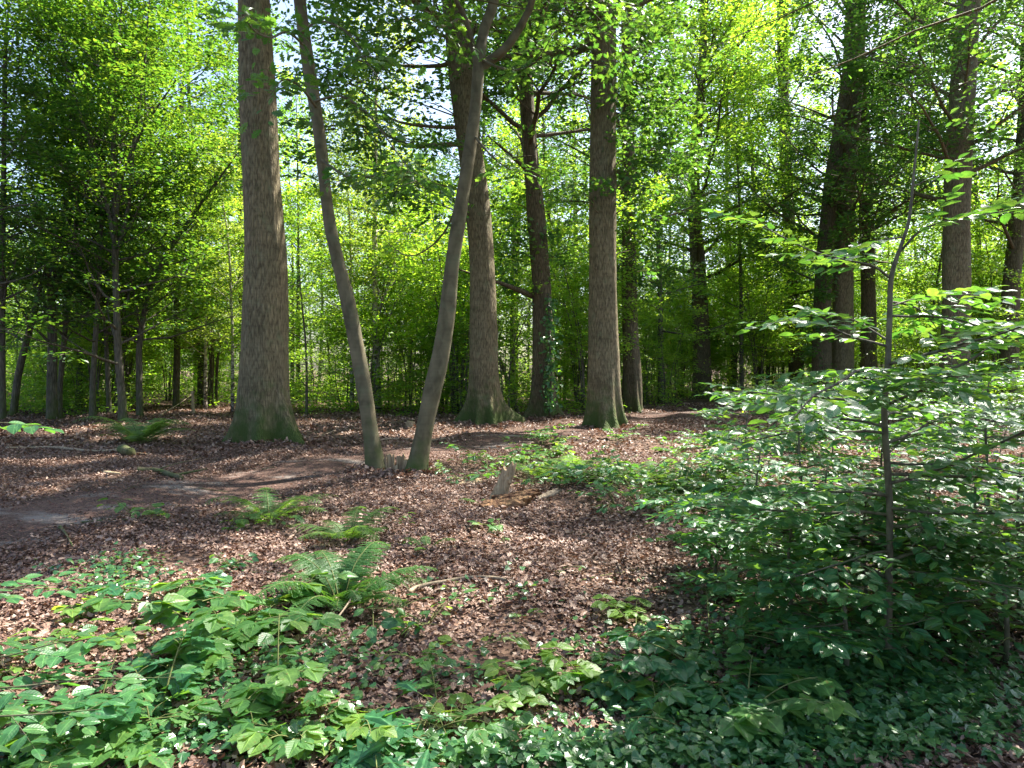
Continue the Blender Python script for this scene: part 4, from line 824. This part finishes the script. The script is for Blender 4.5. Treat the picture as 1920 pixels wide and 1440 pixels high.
low("bramble", 890, 870, .3, 3, 4, .10, OVATE, "young_leaf", "yellow seedling on the far side of the path edge, right of the twin stems")
rng = np.random.default_rng(55)
for k in range(80):
    px, py = rng.uniform(900, 1500), 825 + 150 * rng.random() ** .8
    if py > 930 and px < 1130: continue
    if py < 870 and px < 960 + (870 - py) * 1: continue
    S += 1; kind = k % 3
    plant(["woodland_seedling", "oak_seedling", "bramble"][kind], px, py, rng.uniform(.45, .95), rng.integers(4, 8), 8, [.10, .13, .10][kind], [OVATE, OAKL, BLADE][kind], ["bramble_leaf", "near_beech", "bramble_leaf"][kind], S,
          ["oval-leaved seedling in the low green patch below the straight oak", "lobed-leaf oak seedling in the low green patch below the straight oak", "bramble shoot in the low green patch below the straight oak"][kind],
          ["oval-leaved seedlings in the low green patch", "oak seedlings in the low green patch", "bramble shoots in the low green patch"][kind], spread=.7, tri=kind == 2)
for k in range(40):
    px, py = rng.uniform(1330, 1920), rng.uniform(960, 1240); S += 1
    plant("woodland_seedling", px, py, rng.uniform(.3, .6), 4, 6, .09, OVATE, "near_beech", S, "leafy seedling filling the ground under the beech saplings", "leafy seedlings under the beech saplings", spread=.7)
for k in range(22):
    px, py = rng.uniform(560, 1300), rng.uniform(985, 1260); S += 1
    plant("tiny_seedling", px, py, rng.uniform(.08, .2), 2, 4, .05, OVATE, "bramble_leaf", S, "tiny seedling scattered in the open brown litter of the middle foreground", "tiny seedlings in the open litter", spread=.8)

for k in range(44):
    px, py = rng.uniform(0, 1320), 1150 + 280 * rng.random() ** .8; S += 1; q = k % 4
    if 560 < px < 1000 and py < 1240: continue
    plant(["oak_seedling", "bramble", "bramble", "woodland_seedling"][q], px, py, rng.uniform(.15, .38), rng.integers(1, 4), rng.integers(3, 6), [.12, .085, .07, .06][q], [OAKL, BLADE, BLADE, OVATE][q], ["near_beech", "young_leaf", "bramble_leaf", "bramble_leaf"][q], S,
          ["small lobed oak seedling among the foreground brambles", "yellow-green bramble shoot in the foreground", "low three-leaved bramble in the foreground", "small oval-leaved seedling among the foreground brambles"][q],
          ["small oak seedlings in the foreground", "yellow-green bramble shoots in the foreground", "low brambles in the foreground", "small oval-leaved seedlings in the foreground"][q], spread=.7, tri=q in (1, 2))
# beech boughs that come in from the left edge, near the camera
def bough(pts, seed, label, leaf=.092, nt=9, r=.006, leafm="bough_leaf"):
    rng = np.random.default_rng(seed); P = catmull([at(*p) for p in pts], 16); base = P[0].copy(); root = thing("beech_bough", base, label, "branch"); mw = MB(); ml = MB(); n = len(P)
    tube(mw, P, r * np.linspace(1, .3, n), 6, cap=False); L = np.linalg.norm(P[-1] - P[0])
    for j in range(nt):
        t = .1 + .9 * (j + rng.random() * .4) / nt; q = t * (n - 1); a = min(int(q), n - 2); p = P[a] + (P[a + 1] - P[a]) * (q - a); dd = nrm(P[a + 1] - P[a]); s = nrm(np.cross(UP, dd)) * (1 if j % 2 else -1)
        d2 = nrm(dd * .8 + s * .8 + UP * rng.normal(0, .08)); l2 = (.12 + .3 * L * (1.1 - t)) * rng.uniform(.8, 1.2); m = max(3, int(l2 / (leaf * .42))); tq = (np.arange(m) + .7) / m; sg = np.where(np.arange(m) % 2 == 0, 1, -1)[:, None]
        pts_ = p + d2 * (tq[:, None] * l2) - UP * (.08 * l2 * tq[:, None] ** 2); s2 = nrm(np.cross(UP, d2)); ld = nrm(d2 * .65 + s2 * sg * .85 + rng.normal(0, .12, (m, 3)) - UP * .1); ld[-1] = d2
        add_leaves(ml, pts_, ld, UP + rng.normal(0, .2, (m, 3)), leaf * rng.uniform(.75, 1.2, m), OVATE); tube(mw, np.vstack([p, pts_]), .002 * np.linspace(1, .4, m + 1), 3, cap=False)
    mw.build("twigs", M["sapling_bark"], root, origin=base); ml.build("leaves", M[leafm], root, smooth=False, origin=base)
bough([(-330, 1250, 3.0), (-150, 1235, 3.1), (0, 1232, 3.2), (110, 1205, 3.3), (230, 1195, 3.4)], 301, "upper beech bough reaching in over the sunlit litter at lower left", nt=8)
bough([(-300, 1150, 3.4), (-120, 1120, 3.6), (20, 1105, 3.7), (120, 1095, 3.8)], 302, "topmost leafy bough at the left edge of the foreground", nt=8)
bough([(-280, 1340, 2.6), (-100, 1345, 2.7), (60, 1340, 2.75), (190, 1330, 2.8)], 303, "lowest beech bough at left, with the largest bright leaves", nt=8)
bough([(-200, 1290, 3.0), (0, 1290, 3.0), (150, 1275, 3.1), (330, 1270, 3.2)], 304, "beech bough between the upper and lowest boughs, pointing at the bramble clump", nt=8)
bough([(-160, 770, 3.2), (-60, 790, 3.3), (20, 793, 3.4), (90, 800, 3.5)], 305, "lone beech twig at eye level on the left edge, before the dark litter", nt=4, r=.003)

# ivy carpet
def ivy():
    rng = np.random.default_rng(401); mb = MB(); P = []
    patches = [(700, 1430, 260, 24, 420), (1050, 1425, 240, 30, 700), (1450, 1420, 240, 34, 800), (1150, 1430, 170, 45, 480), (1400, 1400, 170, 70, 1100), (1650, 1370, 260, 60, 1900), (1560, 1270, 200, 55, 1500), (1800, 1300, 150, 60, 900), (1270, 1340, 150, 55, 480), (1350, 1230, 130, 40, 320), (900, 1435, 150, 20, 170), (300, 1425, 240, 40, 420), (80, 1430, 140, 50, 450),
               (600, 1350, 160, 60, 150), (220, 1090, 110, 26, 260), (230, 1135, 90, 30, 230), (500, 1270, 120, 40, 180), (860, 1260, 120, 40, 120), (640, 1260, 120, 40, 160), (1700, 1180, 220, 60, 700), (940, 1120, 120, 25, 60), (1000, 1370, 120, 50, 110), (330, 1330, 150, 50, 350), (1850, 1430, 60, 30, 40), (1450, 1180, 150, 40, 350), (1120, 1210, 100, 30, 80)]
    for px, py, sx, sy, n in patches:
        a = rng.normal(0, .55, n) * sx + px; b = np.minimum(rng.normal(0, .55, n) * sy + py, 1560)
        b = np.maximum(b, 900); d = EYE * F / (b - HY); P.append(np.column_stack([(a - CX) * d / F, d, np.zeros(n)]))
    P = np.concatenate(P); P[:, :2] += rng.normal(0, .03, (len(P), 2)); P[:, 2] = H(P[:, 0], P[:, 1]) + .02 + rng.random(len(P)) ** 1.5 * .10
    a = rng.random(len(P)) * 6.283; D = np.column_stack([np.cos(a), np.sin(a), rng.normal(-.15, .25, len(P))]); N = np.column_stack([rng.normal(0, .35, len(P)), rng.normal(-.15, .35, len(P)), np.ones(len(P))])
    add_leaves(mb, P, D, N, rng.uniform(.025, .056, len(P)), IVYL)
    tag(mb.build("ivy_ground_cover", M["ivy_leaf"], smooth=False), "glossy dark ivy carpeting the ground along the lower edge", "ivy", None, "stuff")
ivy()
def climbing_ivy():
    rng = np.random.default_rng(402); mb = MB(); n = 420; d = 22.75; px = 1026 + rng.normal(0, 8, n) + 6; py = rng.uniform(560, 770, n); P = np.array([at(a, b, d - .1 + rng.normal(0, .12)) for a, b in zip(px, py)])
    D = rng.normal(0, 1, (n, 3)) - UP * .5; N = rng.normal(0, .4, (n, 3)) + [.3, -1, .3]; base = np.array([P[:, 0].mean(), d, 0.0])
    add_leaves(mb, P, D, N, rng.uniform(.08, .15, n), IVYL); root = thing("climbing_ivy", base, "ivy shoots climbing the right flank of the dark oak", "ivy"); mb.build("leaves", M["ivy_leaf"], root, smooth=False, origin=base)
    ms = MB(); tube(ms, [at(1030, 785, d - .1), at(1034, 700, d - .12), at(1030, 620, d - .1), at(1028, 550, d)], .03, 6); ms.build("stem", M["thin_bark"], root, origin=base)
climbing_ivy()

# ------------------------------------------------------------------ dead wood
def stick(name, pts, r, mat, label, cat="branch", n=30, sides=10, rough=.12, seed=1, taper=.4, off=None, forks=()):
    """pts: (px, py) on the ground, or (px, py, height)"""
    rng = np.random.default_rng(seed); Q = []
    off = (2.2 if r < .03 else 1.0) if off is None else off
    for p in pts:
        x, y = gnd(p[0], p[1]); Q.append((x, y, float(H(x, y)) + r * off + (p[2] if len(p) > 2 else 0)))
    P = catmull(Q, n); base = P[0].copy(); mb = MB(); ph = rng.random(4) * 6.28
    f = lambda th, s: 1 + rough * (np.sin(2 * th + ph[0] + s * 9) * .5 + .5 * math.sin(s * 23 + ph[1]) + .5 * np.sin(3 * th + ph[2] - s * 17))
    tube(mb, P, r * np.linspace(1, taper, n), sides, f)
    for i, dv, l, rr in forks: tube(mb, limb(P[i], dv, l, 5, rng, .3, 0), rr * np.linspace(1, .3, 6), 6)
    o = mb.build(name, M[mat], origin=base); return tag(o, label, cat)
stick("fallen_branch", [(12, 853), (50, 849), (100, 848), (130, 850), (165, 858), (205, 858), (240, 850)], .04, "grey_branch", "long pale wavy fallen branch lying in the litter at left", seed=2, taper=.35, forks=[(24, [.8, -.3, .05], .8, .02), (6, [.3, -.8, .1], .6, .02)])
stick("fallen_branch", [(258, 898), (290, 897), (320, 901), (340, 906)], .045, "moss_branch", "short mossy fallen branch beside the path", seed=3, taper=.8, forks=[(18, [1, .5, .04], .55, .03), (10, [1, .7, .1], .7, .012)])
stick("small_log", [(228, 858), (246, 862)], .09, "moss_branch", "stubby mossy log end in front of the large sunlit fern", "log", seed=4, taper=.9, n=12, sides=14)
stick("bark_strip", [(195, 900), (212, 904), (226, 905)], .035, "pale_wood", "orange piece of bare wood lying left of the mossy branch", "wood piece", seed=5, n=12)
stick("fallen_branch", [(766, 1112), (785, 1102), (830, 1095), (880, 1091), (920, 1095), (955, 1104), (985, 1116)], .018, "grey_branch", "curved thin pale branch lying across the middle litter", seed=6, taper=.5, forks=[(14, [.3, -1, 0], .12, .004)])
stick("fallen_twig", [(480, 1290), (540, 1275), (590, 1240, .05), (640, 1190, .12), (675, 1150, .2)], .009, "grey_branch", "bare twig rising toward the big dark fern", "twig", seed=7, taper=.5, forks=[(15, [.8, -.1, .2], .2, .004)])
stick("fallen_twig", [(-30, 1235), (40, 1225), (80, 1212), (140, 1225)], .008, "grey_branch", "grey twig in the bright litter at the left edge", "twig", seed=8)
stick("fallen_twig", [(112, 998), (122, 1012), (136, 1032)], .016, "moss_branch", "greenish stick lying at the path's near edge", "twig", seed=9)
stick("fallen_twig", [(1080, 1100), (1130, 1085), (1190, 1068)], .006, "green_stem", "thin green twig lying in the litter right of centre", "twig", seed=10)
stick("fallen_twig", [(1155, 1050), (1175, 1100), (1200, 1130), (1215, 1150)], .008, "grey_branch", "bent brown twig below the thicket edge", "twig", seed=11)
stick("fallen_twig", [(1360, 1340), (1400, 1350), (1450, 1370)], .007, "pale_wood", "pale straw-coloured twig on the ivy right of centre", "twig", seed=12)
stick("fallen_branch", [(700, 838), (740, 832), (800, 830), (835, 826)], .02, "grey_branch", "thin branch lying on the litter between the twin stems", seed=13)
stick("fallen_twig", [(540, 822), (590, 826), (630, 816)], .02, "grey_branch", "twig lying at the right foot of the mossy-footed oak", "twig", seed=14)
stick("fallen_twig", [(640, 1030), (700, 1040), (760, 1036)], .006, "moss_branch", "dark twig in the litter above the big dark fern", "twig", seed=15)
rng = np.random.default_rng(77)
for k in range(60):
    px, py = rng.uniform(60, 1350), 815 + 430 * rng.random() ** 1.2; a = rng.normal(0, 1) * .6; l = rng.uniform(.15, .6) * 1300 * (py - HY) / (EYE * F)
    tw = stick("fallen_twig", [(px, py), (px + l * .5 * math.cos(a) + rng.normal(0, 5), py + l * .15 * math.sin(a)), (px + l * math.cos(a), py + l * .25 * math.sin(a))], rng.uniform(.004, .009), ["grey_branch", "moss_branch", "thin_bark"][k % 3], "short dry twig lying loose on the brown leaf litter", "twig", n=10, sides=5, seed=500 + k, off=2.5)
    tw["group"] = "short dry twigs strewn over the litter"
stick("dead_pole", [(972, 776), (962, 776, .55), (950, 776, 1.3), (936, 776, 2.1)], .085, "dark_oak_bark", "dead pole leaning against the foot of the leaning oak", "pole", seed=16, taper=.8, off=0)
stick("broken_post", [(363, 778), (362, 778, .4), (361, 778, .85)], .06, "pale_wood", "pale broken stem like a post at the sunlit clearing", "stump", seed=17, taper=.85, off=-.5)
stick("fallen_branch", [(300, 786, .1), (330, 780, .25), (350, 772, .5), (372, 762, .8)], .025, "grey_branch", "dead twiggy branch propped up left of the pale post", seed=18, taper=.3, forks=[(12, [.4, .2, .8], .5, .012), (18, [-.3, .1, .9], .4, .01)])
stick("small_stump", [(770, 806), (770, 806, .12), (771, 806, .2)], .13, "pale_wood", "tiny cut stump in the litter between the twin stems", "stump", n=10, sides=16, seed=19, taper=.95, off=-.3)

def slab(name, px, py, L, W, Tn, dirv, mat, label, seed, cat="stump", jag=.18, lift=.0, up=None):
    """a rough split plank of wood: L along dirv, W across, Tn thick, ragged at the ends"""
    rng = np.random.default_rng(seed); x, y = gnd(px, py); c = np.array([x, y, float(H(x, y)) + lift]); X = nrm(dirv); Z = nrm((np.array([0, -1, .4]) if up is None else np.array(up)) - X * np.dot(X, np.array([0, -1, .4]) if up is None else np.array(up))); Y = np.cross(Z, X)
    nx, ny = 16, 9; mb = MB(); u = np.linspace(0, 1, nx); v = np.linspace(-1, 1, ny); V = []
    tj = rng.uniform(-jag, jag, ny) * L; bj = rng.uniform(-jag, jag, ny) * L * .6; prof = 1 + .12 * np.sin(u * 7 + rng.random() * 6) + .06 * rng.normal(0, 1, nx)
    for sgn in (1, -1):
        g = rng.normal(0, .12, (nx, ny)) + np.cumsum(rng.normal(0, .06, (1, ny)), 1)
        for i in range(nx):
            for j in range(ny):
                e = max(.0, 1 - abs(v[j]) ** 4); V.append(c + X * (u[i] * L + tj[j] * u[i] ** 3 - bj[j] * (1 - u[i]) ** 3) + Y * v[j] * W / 2 * prof[i] + Z * sgn * Tn / 2 * (.35 + .65 * e + g[i, j] * .8))
    q = []; m = nx * ny
    for i in range(nx - 1):
        for j in range(ny - 1):
            a = i * ny + j; q += [[a, a + ny, a + ny + 1, a + 1], [m + a, m + a + 1, m + a + ny + 1, m + a + ny]]
    for i in range(nx - 1):
        for j in (0, ny - 1):
            a = i * ny + j; q.append([a, m + a, m + a + ny, a + ny] if j == 0 else [a, a + ny, m + a + ny, m + a])
    for j in range(ny - 1):
        for i in (0, nx - 1):
            a = i * ny + j; q.append([a, a + 1, m + a + 1, m + a] if i == 0 else [a, m + a, m + a + 1, a + 1])
    mb.add(np.array(V), [np.array(q)]); o = mb.build(name, M[mat], smooth=False, origin=c); return tag(o, label, cat)
slab("broken_slab", 928, 944, .58, .19, .09, (.38, -.05, 1), "pale_wood", "tilted slab of split pale wood standing in the litter", 31, "wood piece", lift=-.05)
slab("rotten_log", 905, 962, .5, .17, .12, (1, .1, .10), "rotten_wood", "crumbling orange rotten log at the foot of the tilted slab", 32, "log", lift=.03, up=(0, -.6, 1))
slab("rotten_log", 930, 950, .5, .12, .11, (1, .25, .12), "rotten_wood", "dark red rotten core lying on the crumbling orange log", 34, "log", lift=.07, up=(0, -.6, 1))
slab("wood_splinter", 1005, 950, .3, .08, .04, (1, .3, .35), "grey_branch", "grey split splinter lying right of the rotten log", 33, "wood piece", lift=.02, up=(0, -.6, 1))
slab("bark_slab", 862, 915, .35, .1, .04, (1, .3, .1), "pale_wood", "pale bark piece lying behind the seedlings, left of the tilted slab", 35, "wood piece", lift=.03, up=(0, -.6, 1))
